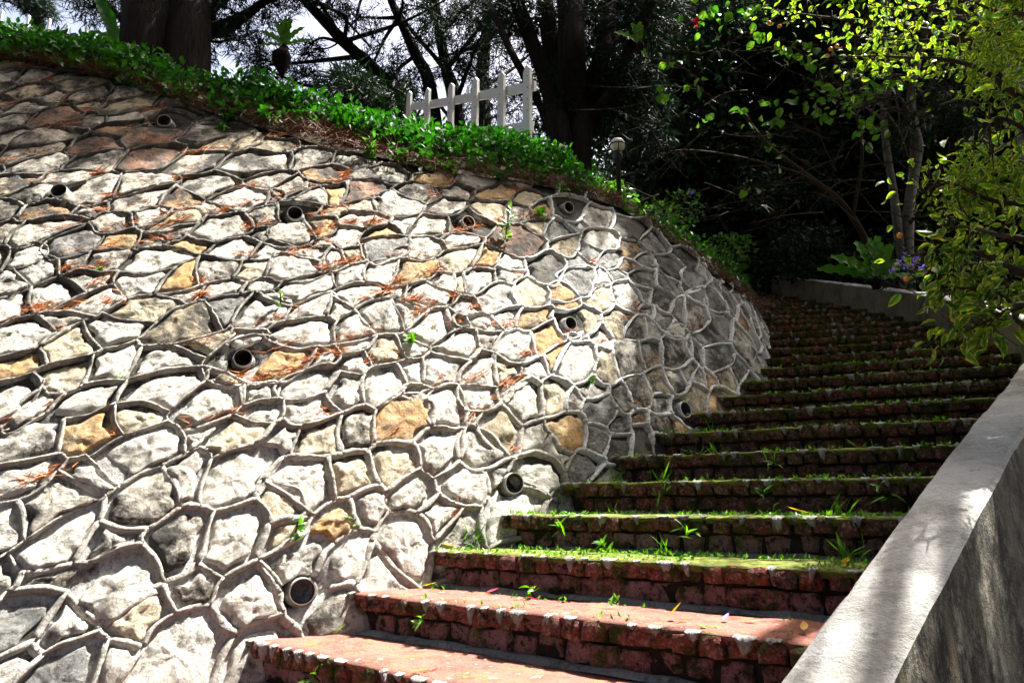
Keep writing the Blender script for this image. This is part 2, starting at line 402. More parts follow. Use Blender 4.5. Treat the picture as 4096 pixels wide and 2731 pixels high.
for k in range(-2, 27):
    for fr in np.linspace(0, 1, 14):
        for q in (0, .35, .7):
            R = r_in(k) + (r_out(k) + .2 - r_in(k)) * fr
            pt = P3(k + q, R, zs(k))
            if k <= 1 and fr < .8: LIT |= cells(pt[None])
            elif k <= 1 and k >= 0: LIT |= cells(pt[None] + np.array([0, 0, .25]))
            elif k == 2 and fr < .8: LIT |= cells(pt[None])
            elif k == 3 and fr < .75 and q < .5: LIT |= cells(pt[None])
            else: _sp.append(pt)
for k in np.concatenate([np.arange(-2.5, 1.1, .1), np.arange(10, 15.5, .1)]):
    LIT |= cells(P3(k, np.array([r_out(k), r_out(k) + .1, r_out(k) + .2]), zs(k) + .285))
SHADE_PTS = np.vstack([SHADE_PTS, np.array(_sp)])
LIT |= {(i + a, j + b) for (i, j) in LIT for a in (-1, 0, 1) for b in (-1, 0, 1)}
LIT -= cells(TOP_PTS)
EXTRA = set()
def keep_sun(p, blur=0.0, extra=False):
    """True where a leaf at p throws its shadow away from the sunlit wall and lower steps"""
    q = sheared(p) / GRID
    if blur: q = q + rng.normal(size=q.shape) * blur / GRID
    q = [tuple(c) for c in np.floor(q).astype(int)]; return np.array([c not in LIT and not (extra and c in EXTRA) for c in q], bool)

# ------------------------------------------------------------------ stone retaining wall
SEEDS = {
 'A': (0, 700, 2.138, "60,80y 550,60w 330,200w 780,180w 1070,130w 1160,240w 1540,230o 1800,110w 1740,150g 2050,230w 2300,220w 480,350o 780,330w 1250,400w 1500,420y 1600,370r 1560,490w 1860,480w 1360,320w 1830,340w 2160,400w 340,490w 940,590o 900,480g 1600,620o 1280,560w 2200,550w 60,520w 300,690w 600,600d 580,760w 920,760w 780,840w 1370,740w 1840,810w 2010,670w 2250,680w 2200,820y 1210,920w 1600,880o 1570,1010w 1930,1000w 2180,960w 310,840w 100,920w 680,960w 130,1130w 480,1060w 690,1090w 910,1050w 480,1260w 1200,1190y 1560,1110w 1800,1050r 1900,1180d 1900,1260w 1610,1310y 2200,1190w 200,1380w 1000,1320w 620,1470y 2090,1400w 1650,1460y"),
 'B': (1000, 700, 2.138, "150,80w 190,210w 340,150w 480,210g 620,50o 530,110w 760,170o 920,150r 640,230w 1240,270w 1380,190w 1000,280y 860,320w 640,360y 100,410w 360,510w 520,460o 800,520w 1100,530o 920,430w 1280,430w 1400,370w 1530,460w 600,590w 120,680w 440,690w 660,760w 920,690y 1080,640d 1270,700w 1460,660w 1520,560w 1720,600w 310,820w 600,850w 900,880w 1090,850w 1380,830o 60,840o 420,990w 1290,1020w 930,1040w 1500,1050w 210,1060w 700,1160w 120,1180w 450,1210w 1100,1230w 1350,1190w 1500,1150w 1780,900y 1990,760o 1760,750y 1940,890w 2170,880w 2070,1050w 1610,920w 1730,1010w 2180,760w 1840,1140w 1540,1290w 1750,1190w 450,1400w 80,1430w 900,1360w 880,1480w 1120,1500y 1360,1500w 1700,1460w 1830,1380w 2000,1270w 2150,1190w 2010,1400w 2250,1480w"),
 'C': (2000, 700, 2.138, "190,230y 180,1060y 380,830d 530,1000o 260,1240o 560,1120o 830,1060y 720,1280y 640,920g 630,800g 820,920w 740,670g 900,720g 1010,880g 1110,800o 1210,910g 1090,670o 830,580w 560,630y 460,600g 490,500g 640,470g 340,470y 180,320g 300,320o 1060,1060w 1180,1000g 1340,1060g 1370,930g 1190,760g 1100,1350w 400,1430o 590,1400o 850,1400w 960,1410w 1000,1260y 1250,1200w 1350,1250g 1460,1360w 1280,1370w 1800,1100g 1700,1050g 1850,1240g"),
 'D': (0, 1400, 2.352, "150,150o 520,310y 270,500w 830,480w 1060,200w 1560,130w 1500,380w 1330,600y 1880,520w 2080,290y 350,830w 830,770o 1250,960w 250,1200w 800,1220w 500,1520g 1380,1400g 1740,1200w 1940,750w 2260,840y 2190,1180w 20,500w"),
 'E': (1000, 1400, 2.352, "250,120o 600,130w 1000,130w 1480,210w 1760,190w 2150,230w 170,380w 540,310w 560,560w 900,360w 1210,340w 1500,400g 1450,650o 1780,580w 2110,480w 90,650w 250,880w 690,880y 950,790g 1320,1050y 1770,930w 2120,930w 880,1180y 450,1290w 60,1150w 1100,1490w 1530,1360w 1920,1290w 2280,800y 2250,1190w 270,1490y 2100,650y 2300,480g"),
 'F': (2000, 1400, 2.352, "50,200y 260,200w 230,560w 100,390w 470,500y 620,510w 90,780y 340,880w 480,900w 610,760o 880,590g 880,830g 810,320w 950,300w 1130,420w 1280,640o 1490,690w 1270,370w 1450,330y 1080,720g 1100,900d 740,1070g 880,1090g 280,1140w 110,1450w 1350,880d 1470,870d 1640,690o 1790,460y 1450,480w 930,150y 1200,90w 1360,60w 1600,270w 1720,190w 1600,40w 1830,280w 1940,310o 2100,290y 1800,60g 2000,70g 2190,220g 700,130w 540,40o"),
 'G': (0, 2031, 2.24, "60,200w 480,250w 1000,310w 1580,340g 2080,230w 30,620g 380,700g 1010,660w 1670,780g 620,1040w 170,1060d 1200,1060y 1000,1350w 130,1420w 1650,1330w 2200,860w 2200,1330w 560,1470d 2010,1060g"),
 'H': (1000, 2031, 2.24, "300,200y 640,190o 60,300w 520,470w 780,450w 1130,540w 1360,330w 1640,110w 1800,230g 100,840w 700,950g 60,1400w 1620,260w 640,330g"),
}
PIPES = [(378, 285), (145, 447), (675, 497), (1075, 517), (1297, 480), (1308, 748), (565, 830), (690, 1360), (1172, 1112), (1562, 945)]
CAVITY = (1048, 748)
seeds = []; kinds = []
for key, (x0, y0, fac, txt) in SEEDS.items():
    for item in txt.split():
        x, y = item[:-1].split(','); a, b = on_wall((x0 + float(x) / fac) * .57422, (y0 + float(y) / fac) * .57422)
        seeds.append((a, b)); kinds.append(item[-1])
pipe_ab = [on_wall(*q) for q in PIPES]; cav_ab = on_wall(*CAVITY)
for ab in pipe_ab + [cav_ab]: seeds.append(ab); kinds.append('P')
AN = 1.45                                                  # stones lie longer along the wall than up it
seeds = np.array(seeds); keep = []
for i, s in enumerate(seeds):                              # drop doubles read from two neighbouring views
    lim = .075 if kinds[i] != 'P' else .0
    if all(math.hypot((s[0] - seeds[j][0]) / AN, s[1] - seeds[j][1]) > lim for j in keep): keep.append(i)
seeds = seeds[keep]; kinds = [kinds[i] for i in keep]
pts = list(map(tuple, seeds)); arr = seeds.copy()
for tries in range(26000):
    a = rng.uniform(-8.6, 7.0); b = rng.uniform(-.35, 5.6)
    if b > b_top(a) + .35: continue
    d = np.hypot((arr[:, 0] - a) / AN, arr[:, 1] - b)
    if d.min() > (np.interp(b, [.3, 1.2, 2.4, 3.2], [.29, .25, .2, .165]) if a < 1.1 else .165):
        arr = np.vstack([arr, [a, b]]); u, v, dd = proj(surf(a, b))
        kinds.append(rng.choice(list('wwwwwwyyorg')) if u * DSP < 1250 else rng.choice(list('wyogggggdr')))  # more grey and dark stones at right, imitating the shade there
seeds = arr; WT = rng.normal(size=len(seeds)) * .004
_gx = np.linspace(-2, 8, 900); _gy = np.concatenate([[0], np.cumsum(np.diff(_gx) * np.interp(_gx[1:], [.7, 1.7], [.72, 1.0]))]) - 2
S2 = np.column_stack([seeds[:, 0] / AN, np.interp(seeds[:, 1], _gx, _gy)])
def clip_poly(poly, mid, nrm):
    out = []
    for i in range(len(poly)):
        p, q = poly[i], poly[(i + 1) % len(poly)]; dp, dq = np.dot(p - mid, nrm), np.dot(q - mid, nrm)
        if dp <= 0: out.append(p)
        if dp * dq < 0: out.append(p + (q - p) * dp / (dp - dq))
    return out
polys = []
for i, s in enumerate(S2):
    poly = [s + np.array(q) for q in ((-.6, -.6), (.6, -.6), (.6, .6), (-.6, .6))]
    for j in np.argsort(((S2 - s) ** 2).sum(1))[1:24]:
        d_ = S2[j] - s; poly = clip_poly(poly, s + d_ * float(np.clip(.5 + (WT[i] - WT[j]) / (2 * d_ @ d_), .25, .75)), d_)
        if len(poly) < 3: break
    poly = np.array(poly).reshape(-1, 2); polys.append(np.column_stack([poly[:, 0] * AN, np.interp(poly[:, 1], _gy, _gx)]))
# network of joints: vertices, edges
vid = {}; vpos = []; edges = {}
def vkey(p):
    for dx in (0, 1, -1):
        for dy in (0, 1, -1):
            q = (round(p[0] / .012) + dx, round(p[1] / .012) + dy)
            if q in vid: return vid[q]
    vid[(round(p[0] / .012), round(p[1] / .012))] = len(vpos); vpos.append(np.array(p)); return len(vpos) - 1
for i, poly in enumerate(polys):
    ids = [vkey(p) for p in poly]
    for a, b in zip(ids, ids[1:] + ids[:1]):
        if a != b: edges.setdefault((min(a, b), max(a, b)), []).append(i)
vpos = np.array(vpos); vpos0 = vpos.copy(); vpos = vpos + rng.normal(size=vpos.shape) * .012
nb = {}
for (a, b) in edges: nb.setdefault(a, []).append(b); nb.setdefault(b, []).append(a)
tang = {}                                                  # a joint runs on smoothly into the straightest neighbour
for v, ns in nb.items():
    if len(ns) < 2: continue
    best = min(((float(np.dot(unit(vpos[p] - vpos[v]), unit(vpos[q] - vpos[v]))), p, q) for i, p in enumerate(ns) for q in ns[i + 1:]))
    t = unit(vpos[best[2]] - vpos[best[1]]); tang[(v, best[1])] = -t; tang[(v, best[2])] = t
def edge_curve(a, b, n=9):
    p, q = vpos[a], vpos[b]; L = np.linalg.norm(q - p)
    t0 = tang.get((a, b), unit(q - p)) * L * 1.25; t1 = -tang.get((b, a), unit(p - q)) * L * 1.25
    t = np.linspace(0, 1, n)[:, None]
    sd_ = np.array([-(q - p)[1], (q - p)[0]]); h_ = (hash3(int(a), int(b), 7, 3) - .5) * .2
    return np.sin(np.pi * t) * sd_ * h_ + (2 * t ** 3 - 3 * t ** 2 + 1) * p + (t ** 3 - 2 * t ** 2 + t) * t0 + (-2 * t ** 3 + 3 * t ** 2) * q + (t ** 3 - t ** 2) * t1
curves = {e: edge_curve(*e) for e in edges}

wall = thing('stone_retaining_wall', 'battered rubble stone wall with raised mortar joints curving beside the brick steps', 'wall', P3(2, 9.6, zs(2)))
WO = np.array(wall.location)
# mortar bed
A_, B_ = np.meshgrid(np.arange(-8.6, 6.9, .045), np.linspace(0, 1, 105), indexing='ij')
BB = -.3 + B_ * (b_top(A_) + .36)
Vb = surf(A_, BB); nb_ = fbm(Vb, 7, 3, 4)
for (pa, pb) in [cav_ab]: nb_ = nb_ - 11 * np.exp(-(((A_ - pa) / .09) ** 2 + ((BB - pb) / .05) ** 2))
for (pa, pb) in pipe_ab: nb_ = nb_ - 24 * np.exp(-(((A_ - pa) / .05) ** 4 + ((BB - pb) / .05) ** 4))
Vb = surf(A_, BB, .008 * nb_ + .006)
ni, nj = A_.shape; idx = np.arange(ni * nj).reshape(ni, nj)
Fb = np.stack([idx[:-1, :-1], idx[1:, :-1], idx[1:, 1:], idx[:-1, 1:]], -1).reshape(-1, 4)
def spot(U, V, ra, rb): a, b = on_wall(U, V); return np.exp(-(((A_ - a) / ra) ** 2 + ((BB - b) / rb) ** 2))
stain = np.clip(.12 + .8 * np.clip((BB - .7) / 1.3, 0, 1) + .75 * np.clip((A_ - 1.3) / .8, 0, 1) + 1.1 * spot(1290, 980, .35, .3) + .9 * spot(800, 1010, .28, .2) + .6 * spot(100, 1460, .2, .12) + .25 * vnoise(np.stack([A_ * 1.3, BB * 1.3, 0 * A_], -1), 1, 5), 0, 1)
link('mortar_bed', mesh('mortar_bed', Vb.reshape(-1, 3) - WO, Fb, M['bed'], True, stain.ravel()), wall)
# raised joints
bead = {'old': Buf(), 'new': Buf()}
prof = [(-1.15, -.35), (-.85, .7), (-.4, 1.0), (.4, 1.0), (.85, .7), (1.15, -.35)]
ledges = []
for e, cv in curves.items():
    mid = cv[4]; bt = b_top(mid[0])
    if mid[1] > bt + .3 or mid[1] < -.3 or mid[0] > 6.6: continue
    u, v, d = proj(surf(mid[0], mid[1])); U, V = u * DSP, v * DSP
    new = d > 0 and U > np.interp(V, [430, 560, 620, 760, 900, 1150, 1250], [1240, 1240, 1150, 1130, 1250, 1330, 1500]) + rng.normal() * 12
    if any(math.hypot((mid[0] - q[0]) / 1.2, mid[1] - q[1]) < .085 for q in pipe_ab): continue
    if rng.random() < .03: continue
    w0 = .0078 + .0035 * rng.random() + (.0035 if mid[1] < .9 else 0); hh = .030 + .010 * rng.random()
    if new: w0 *= .95; hh *= 1.1
    tg = unit(np.gradient(cv, axis=0)); sd_ = np.stack([-tg[:, 1], tg[:, 0]], 1)
    wn = w0 * (1 + .4 * vnoise(np.column_stack([cv * 11, np.zeros(len(cv))]), 1, 4)); hh = hh * (1 + .35 * vnoise(np.column_stack([cv * 8, np.ones(len(cv))]), 1, 6)); rows = []
    jit = rng.normal(size=(len(cv), len(prof)))
    for pi, (x, y) in enumerate(prof):
        q = cv + sd_ * (x * wn)[:, None]; rows.append(surf(q[:, 0], q[:, 1], y * hh + .003 * jit[:, pi]))
    vv = np.stack(rows, 1); n, m_ = vv.shape[:2]; ii = np.arange(n * m_).reshape(n, m_)
    ff = np.stack([ii[:-1, :-1], ii[1:, :-1], ii[1:, 1:], ii[:-1, 1:]], -1).reshape(-1, 4)
    bb = bead['new' if new else 'old']; bb.add(vv.reshape(-1, 3), ff, float(np.clip((mid[1] - .9) / 2.2, 0, .62))); bb.f += [[int(i) + bb.n - n * m_ for i in ii[0]], [int(i) + bb.n - n * m_ for i in ii[-1]][::-1]]
    if abs(tg[4][0]) > .75 and d > 0: ledges.append((mid, math.hypot(*(cv[-1] - cv[0])), d, U, V))
link('mortar_joint', bead['old'].mesh('mortar_joint', M['bead_old'], True, WO), wall, kind='stuff')
o = link('mortar_joint', bead['new'].mesh('mortar_joint', M['bead_new'], True, WO), wall, kind='stuff'); o['label'] = 'newer pale mortar joints on the right end of the wall'
# stones
MK = {'w': 'white_stone', 'y': 'cream_stone', 'o': 'orange_stone', 'r': 'rust_stone', 'g': 'grey_stone', 'd': 'dark_stone'}
todo = []
for i, s in enumerate(seeds):
    if kinds[i] == 'P': continue
    poly = polys[i]
    if len(poly) < 3: continue
    u, v, d = proj(surf(*s)); bt = b_top(s[0])
    if s[1] > bt + .04 or s[1] < -.25 or s[0] > 6.4: continue
    pu, pv, pd = proj(surf(poly[:, 0], poly[:, 1]))
    vis = d > .5 and -25 < u < 1049 and -20 < v < 705 and (s[1] > -.05)
    area = abs(np.dot(pu, np.roll(pv, 1)) - np.dot(pv, np.roll(pu, 1))) / 2 if vis and (pd > .3).all() else 0
    todo.append((area, i))
todo.sort(key=lambda q: -q[0]); rest = {}
def stone_geo(i, big):
    s = seeds[i]; loop = []
    ids = [vkey(p) for p in polys[i]]
    for a, b in zip(ids, ids[1:] + ids[:1]):
        if a == b: continue
        c_ = curves.get((min(a, b), max(a, b)))
        if c_ is None: continue
        c_ = c_ if a < b else c_[::-1]; loop.append(c_[:-1])
    loop = np.vstack(loop); ctr = loop.mean(0)
    ang = np.arctan2(loop[:, 1] - ctr[1], loop[:, 0] - ctr[0]); rad = np.hypot(*(loop - ctr).T); od = np.argsort(ang)
    n = 38 if big else 14; th = np.linspace(-math.pi, math.pi, n, endpoint=False)
    R = np.interp(th, np.concatenate([ang[od] - 2 * math.pi, ang[od], ang[od] + 2 * math.pi]), np.tile(rad[od], 3))
    k = float(k_of(ctr[0])); low = k < 4 and ctr[1] < 1.5
    R = np.maximum(R - .017, R * .4)
    R = R * ((.88 if low else .98) + .05 * rng.normal() * (1 if low else .5))
    R = R * np.clip(1 + .15 * vnoise(np.column_stack([np.cos(th) * 2.2, np.sin(th) * 2.2, np.full(n, i * 3.1)]), 1, 9) + .11 * vnoise(np.column_stack([np.cos(th) * 6, np.sin(th) * 5, np.full(n, i * 1.7)]), 1, 8), .6, 1.1)
    off = np.array([rng.normal() * .008, -abs(rng.normal()) * (.016 if low else .010)])
    H = (.025 + .012 * rng.random()) * (1.1 if low else .95)
    tilt = rng.normal(size=2) * .06
    rings = [(1.03, -.5), (1.0, .45), (.95, .82), (.82, .95), (.62, 1.0), (.42, 1.03), (.2, 1.03)] if big else [(1.03, -.5), (.95, .6), (.6, 1.0)]
    V = []
    for sc, hq in rings:
        a = ctr[0] + off[0] + np.cos(th) * R * sc; b = ctr[1] + off[1] + np.sin(th) * R * sc
        b = np.minimum(b, b_top(a) + .07); base = surf(a, b)
        hn = H * hq + (a - ctr[0]) * tilt[0] + (b - ctr[1]) * tilt[1]
        if hq > .5: hn = hn + .009 * fbm(base, 15, i % 7, 3) + .006 * fbm(base, 40, 2, 2)
        V.append(surf(a, b, hn))
    V.append(surf(ctr[0] + off[0], ctr[1] + off[1], H * 1.05)[None])
    V = np.vstack(V); m_ = len(rings); f = []
    for r_ in range(m_ - 1):
        for j in range(n): f.append([r_ * n + j, r_ * n + (j + 1) % n, (r_ + 1) * n + (j + 1) % n, (r_ + 1) * n + j])
    f += [[(m_ - 1) * n + j, (m_ - 1) * n + (j + 1) % n, m_ * n] for j in range(n)]
    return V, f
for rank, (area, i) in enumerate(todo):
    uu_ = proj(surf(*seeds[i]))[0] * DSP; kd = kinds[i]
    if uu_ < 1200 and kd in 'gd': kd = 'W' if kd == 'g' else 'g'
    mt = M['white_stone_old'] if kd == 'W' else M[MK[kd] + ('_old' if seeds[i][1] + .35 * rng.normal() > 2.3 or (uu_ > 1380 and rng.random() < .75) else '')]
    if rank < 300 and area > 0:
        V, f = stone_geo(i, True); c0 = V.mean(0)
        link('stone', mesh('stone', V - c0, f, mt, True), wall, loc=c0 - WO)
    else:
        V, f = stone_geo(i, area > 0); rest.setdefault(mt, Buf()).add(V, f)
# smaller and farther stones: one joined part
bb = Buf(); mats = []; mi = []
for kq, b_ in rest.items():
    v_ = np.concatenate(b_.v); bb.add(v_, b_.f); mats.append(kq); mi += [len(mats) - 1] * len(b_.f)
me = bb.mesh('small_stones', mats, True, WO); me.polygons.foreach_set('material_index', np.array(mi, np.int32))
link('small_stones', me, wall, kind='stuff')
# weep pipes
for (a, b) in pipe_ab:
    p = surf(a, b); n_ = wall_normal(a, b); ax = unit(np.array([n_[0], n_[1], .22 * rng.random() - .02])); 
    ro, ri_ = .046, .042
    if b < .5: ro, ri_ = .056, .0515
    bp = Buf(); x_ = unit(np.cross(ax, [0, 0, 1])); y_ = np.cross(x_, ax); n = 26; an = np.arange(n) * 2 * math.pi / n
    def ring(r_, s_): return p + ax * s_ + r_ * (np.cos(an)[:, None] * x_ + np.sin(an)[:, None] * y_)
    tip = .04 + .02 * rng.random()
    rs = [ring(ro, -.12), ring(ro, tip), ring(ri_, tip), ring(ri_, -.45)]
    f = [[r_ * n + j, r_ * n + (j + 1) % n, (r_ + 1) * n + (j + 1) % n, (r_ + 1) * n + j] for r_ in range(3) for j in range(n)] + [[3 * n + j for j in range(n)]]
    bp.add(np.vstack(rs), f); mp_ = bp.mesh('drain_pipe', [M['pvc'], M['pvc_in']], False, p); mp_.polygons.foreach_set('material_index', np.array([0] * (2 * n) + [1] * (n + 1), np.int32)); po = link('drain_pipe', mp_, wall, loc=p - WO)
    # mortar collar trowelled round it
    bc = Buf(); rr = []
    for sc, hgt in ((1.3, -.02), (1.2, .0), (1.1, .0), (1.0, .0)):
        w_ = 1 + .18 * vnoise(np.column_stack([np.cos(an) * 2, np.sin(an) * 2, np.full(n, a * 9)]), 1, 3)
        rr.append(ring(ro, 0) + (ring(ro * sc, 0) - ring(ro, 0)) * w_[:, None] * 1.0 + n_ * hgt)
    f = [[r_ * n + j, r_ * n + (j + 1) % n, (r_ + 1) * n + (j + 1) % n, (r_ + 1) * n + j] for r_ in range(3) for j in range(n)]
    for q in range(4):                                    # lay the collar on the battered face
        dd = ((rr[q] - p) @ n_); rr[q] = rr[q] - dd[:, None] * n_ + n_ * (-.02, .006, .014, .012)[q]
    bc.add(np.vstack(rr), f); link('mortar_collar', bc.mesh('mortar_collar', M['bead_old'], True, p), po)

# ------------------------------------------------------------------ ground, terrace, bank
def build_ground():
    th = np.linspace(-math.pi, math.pi, 181); Rr = np.concatenate([[8.8, 9.6, 10.4, 11.2, 11.9, 12.3, 12.7, 13.3, 14.2, 15.5, 17, 19, 22, 26, 32, 42, 60, 90, 150]])
    T, R = np.meshgrid(th, Rr, indexing='ij'); k = np.interp(T, _th, _kk); k = np.clip(k, -9, 26)
    z = k * RISE - EYE - .45 - .12 * np.clip(R - 12.6, 0, 3) + .18 * np.clip(R - 17, 0, 12) * np.clip((k - 2) / 12, 0, 1) * .35
    V = np.stack([CX + R * np.cos(T), CY + R * np.sin(T), z], -1); V[..., 2] += .12 * fbm(V, .8, 5) * (R > 13.2)
    ni, nj = T.shape; ix = np.arange(ni * nj).reshape(ni, nj)
    F = np.stack([ix[:-1, :-1], ix[:-1, 1:], ix[1:, 1:], ix[1:, :-1]], -1).reshape(-1, 4)
    link('ground', mesh('ground', V.reshape(-1, 3), F, M['ground'], True), kind='structure')
build_ground()
def terrace_z(x, y):
    """height of the mound top"""
    rr = np.hypot(x - CX, y - CY); th = np.arctan2(y - CY, x - CX); k = np.clip(np.interp(th, _th, _kk), -14, 24)
    z = top_z(k); h = z - zb(k); rt = r_in(k) - np.interp(h, _h, _s); d = np.clip(rt - rr, 0, 50)
    return z + .05 + .5 * (1 - np.exp(-d / .45)) + .07 * np.clip(d, 0, 9)
ks = np.arange(-20, 27, .4); ds_ = np.concatenate([[-.03, .08, .2, .35, .55, .8, 1.1, 1.5, 2, 2.7, 3.6, 4.8, 6.0]])
K_, D_ = np.meshgrid(ks, ds_, indexing='ij'); kc = np.clip(K_, -14, 24); hh_ = top_z(kc) - zb(kc)
RT = r_in(kc) - np.interp(hh_, _h, _s); T_ = theta(K_); RR = np.maximum(RT - D_, .05)
X_, Y_ = CX + RR * np.cos(T_), CY + RR * np.sin(T_)
Vt = np.stack([X_, Y_, terrace_z(X_, Y_)], -1); Vt[..., 2] += .03 * fbm(Vt, 3, 2) - .02
ni, nj = K_.shape; ix = np.arange(ni * nj).reshape(ni, nj)
link('terrace', mesh('terrace', Vt.reshape(-1, 3), np.stack([ix[:-1, :-1], ix[1:, :-1], ix[1:, 1:], ix[:-1, 1:]], -1).reshape(-1, 4), M['soil'], True), kind='structure')

# ------------------------------------------------------------------ brick steps
stairs = thing('brick_stairs', 'long flight of mossy red brick steps climbing and curving up behind the stone wall', 'steps', P3(2, 11, zs(2)))
SO = np.array(stairs.location)
def lump_box(sx, sy, sz, seed, er=.16):
    """rounded, eroded brick: 4 x 3 x 3 lattice shell, origin at the middle of the front top edge"""
    gx, gy, gz = np.linspace(-.5, .5, 4), np.linspace(0, 1, 3), np.linspace(0, -1, 3)
    ids = {}; v = []; f = []
    def vi(i, j, k):
        if (i, j, k) not in ids:
            q = np.array([gx[i] * sx, gy[j] * sy, gz[k] * sz]); e = (i in (0, 3)) + (j == 0) + (k in (0, 2))
            cc = np.array([0, .5 * sy, -.5 * sz]); q = cc + (q - cc) * (1 - (.0, .0, .05, .11)[min(e, 3)])
            ids[(i, j, k)] = len(v); v.append(q)
        return ids[(i, j, k)]
    for i in range(3):
        for k in range(2): f.append([vi(i, 0, k), vi(i, 0, k + 1), vi(i + 1, 0, k + 1), vi(i + 1, 0, k)])
        for j in range(2):
            f.append([vi(i, j, 0), vi(i + 1, j, 0), vi(i + 1, j + 1, 0), vi(i, j + 1, 0)]); f.append([vi(i, j, 2), vi(i, j + 1, 2), vi(i + 1, j + 1, 2), vi(i + 1, j, 2)])
    for j in range(2):
        for k in range(2):
            f.append([vi(0, j, k), vi(0, j + 1, k), vi(0, j + 1, k + 1), vi(0, j, k + 1)]); f.append([vi(3, j, k), vi(3, j, k + 1), vi(3, j + 1, k + 1), vi(3, j + 1, k)])
    v = np.array(v); q = v + seed * 3.7
    v = v + np.stack([vnoise(q, 22, 1), vnoise(q, 22, 2), vnoise(q, 22, 3)], -1) * np.array([.010, .018, .010])
    return v, f
NV, RV = [], []
for s in range(8):
    v, f = lump_box(.083, .15, .062, s + 1); NV.append((v, f, mesh('nose_brick', v, f, M['nose'], True), mesh('nose_brick', v, f, M['nose_moss'], True)))
    v, f = lump_box(.11, .12, .076, s + 30); RV.append((v, f, mesh('riser_brick', v, f, M['riser'], True)))
def frame(k, R, off, z):
    """matrix with x along the step, y into the step, z up"""
    th = float(theta(k)); m_ = Matrix(((math.cos(th), -math.sin(th), 0, 0), (math.sin(th), math.cos(th), 0, 0), (0, 0, 1, 0), (0, 0, 0, 1)))
    pt = P3(k, R, z, off); m_.translation = Vector(pt.tolist()); return m_
def app(m_, v): return np.asarray(v) @ np.array(m_.to_3x3()).T + np.array(m_.translation)
for k in range(-2, NSTEP):
    ri, ro = float(r_in(k)) - .22, float(r_out(k)) + .03; z0 = float(zs(k))
    st = link('step', None, stairs, loc=P3(k, ri + 1, z0) - SO); O_ = SO + np.array(st.location)
    # tread
    nx, ny = 40, 9; Rg, qg = np.meshgrid(np.linspace(ri, ro, nx), np.linspace(0, 1.15, ny), indexing='ij')
    ofs = np.where(qg == 0, .004, 0)
    base = P3(k + qg, Rg, z0, ofs); lip = .006 * vnoise(base, 9, 2)
    Vq = base + np.stack([0 * lip, 0 * lip, .006 * fbm(base, 8, 4) + .004 - .012 * (qg == 0) - .006 * (qg > .9)], -1)
    low = base[:, 0] + np.array([0, 0, -.03]) + (P3(k, Rg[:, 0], z0, .02) - P3(k, Rg[:, 0], z0))
    ix = np.arange(nx * ny).reshape(nx, ny); F = np.stack([ix[:-1, :-1], ix[1:, :-1], ix[1:, 1:], ix[:-1, 1:]], -1).reshape(-1, 4).tolist()
    vv = np.vstack([Vq.reshape(-1, 3), low]); F += [[nx * ny + i, nx * ny + i + 1, int(ix[i + 1, 0]), int(ix[i, 0])] for i in range(nx - 1)]
    link('tread', mesh('tread', vv - O_, F, M['tread_red' if k < 2 else 'tread_mid' if k == 2 else 'tread_moss'], True), st)
    # core behind the bricks
    Rc = np.linspace(ri, ro, 12); fr_ = [P3(k, Rc, z0 - .02, .054), P3(k, Rc, z0 - RISE - .03, .054), P3(k + 1.2, Rc, z0 - RISE - .03), P3(k + 1.2, Rc, z0 - .02)]
    vv = np.stack(fr_, 1).reshape(-1, 3); F = [[i * 4 + a, i * 4 + (a + 1) % 4, i * 4 + 4 + (a + 1) % 4, i * 4 + 4 + a] for i in range(11) for a in range(4)] + [[0, 1, 2, 3], [47, 46, 45, 44]]
    link('step_core', mesh('step_core', vv - O_, F, M['core']), st)
    single = 0 <= k <= 7; single_r = 0 <= k <= 3
    cb = Buf(); R = ri + .02 + .03 * rng.random(); pitch = .0855
    while R < ro - .03:
        j = int(rng.integers(8)); m_ = frame(k, R + pitch / 2, rng.normal() * .006 + (.0 if rng.random() > .08 else .012), z0 - .006 + rng.normal() * .003)
        m_ = m_ @ Matrix.Rotation(rng.normal() * .05, 4, 'Z') @ Matrix.Rotation(rng.normal() * .03, 4, 'Y')
        vis = R > r_in(k) - .06 and R < r_out(k)
        if single and vis:
            o = link('brick', NV[j][2 if k < 3 else 3], st); m2 = m_.copy(); m2.translation = m_.translation - Vector(O_.tolist()); o.matrix_local = m2
        else: cb.add(app(m_, NV[j][0]), NV[j][1], rng.random())
        R += pitch * (1 + .05 * rng.normal())
    R = ri + .02 + .05 * rng.random(); p2 = .112
    while R < ro - .03:
        j = int(rng.integers(8)); m_ = frame(k, R + p2 / 2, .040 + rng.normal() * .006, z0 - .078 + rng.normal() * .003)
        m_ = m_ @ Matrix.Rotation(rng.normal() * .05, 4, 'Z') @ Matrix.Diagonal((1 + .1 * rng.normal(), 1, 1 + .06 * rng.normal(), 1))
        if rng.random() > .02:
            if single_r and R > r_in(k) - .06 and R < r_out(k):
                o = link('brick', RV[j][2], st); m2 = m_.copy(); m2.translation = m_.translation - Vector(O_.tolist()); o.matrix_local = m2
            else: cb.add(app(m_, RV[j][0]), RV[j][1], rng.random())
        R += p2 * (1 + .09 * rng.normal())
    if cb.n: link('brick_course', cb.mesh('brick_course', [M['nose' if k < 3 else 'nose_moss']], True, O_), st, kind='stuff')
    # grey mortar hanging over the brick fronts
    bj = Buf(); R = ri + .1
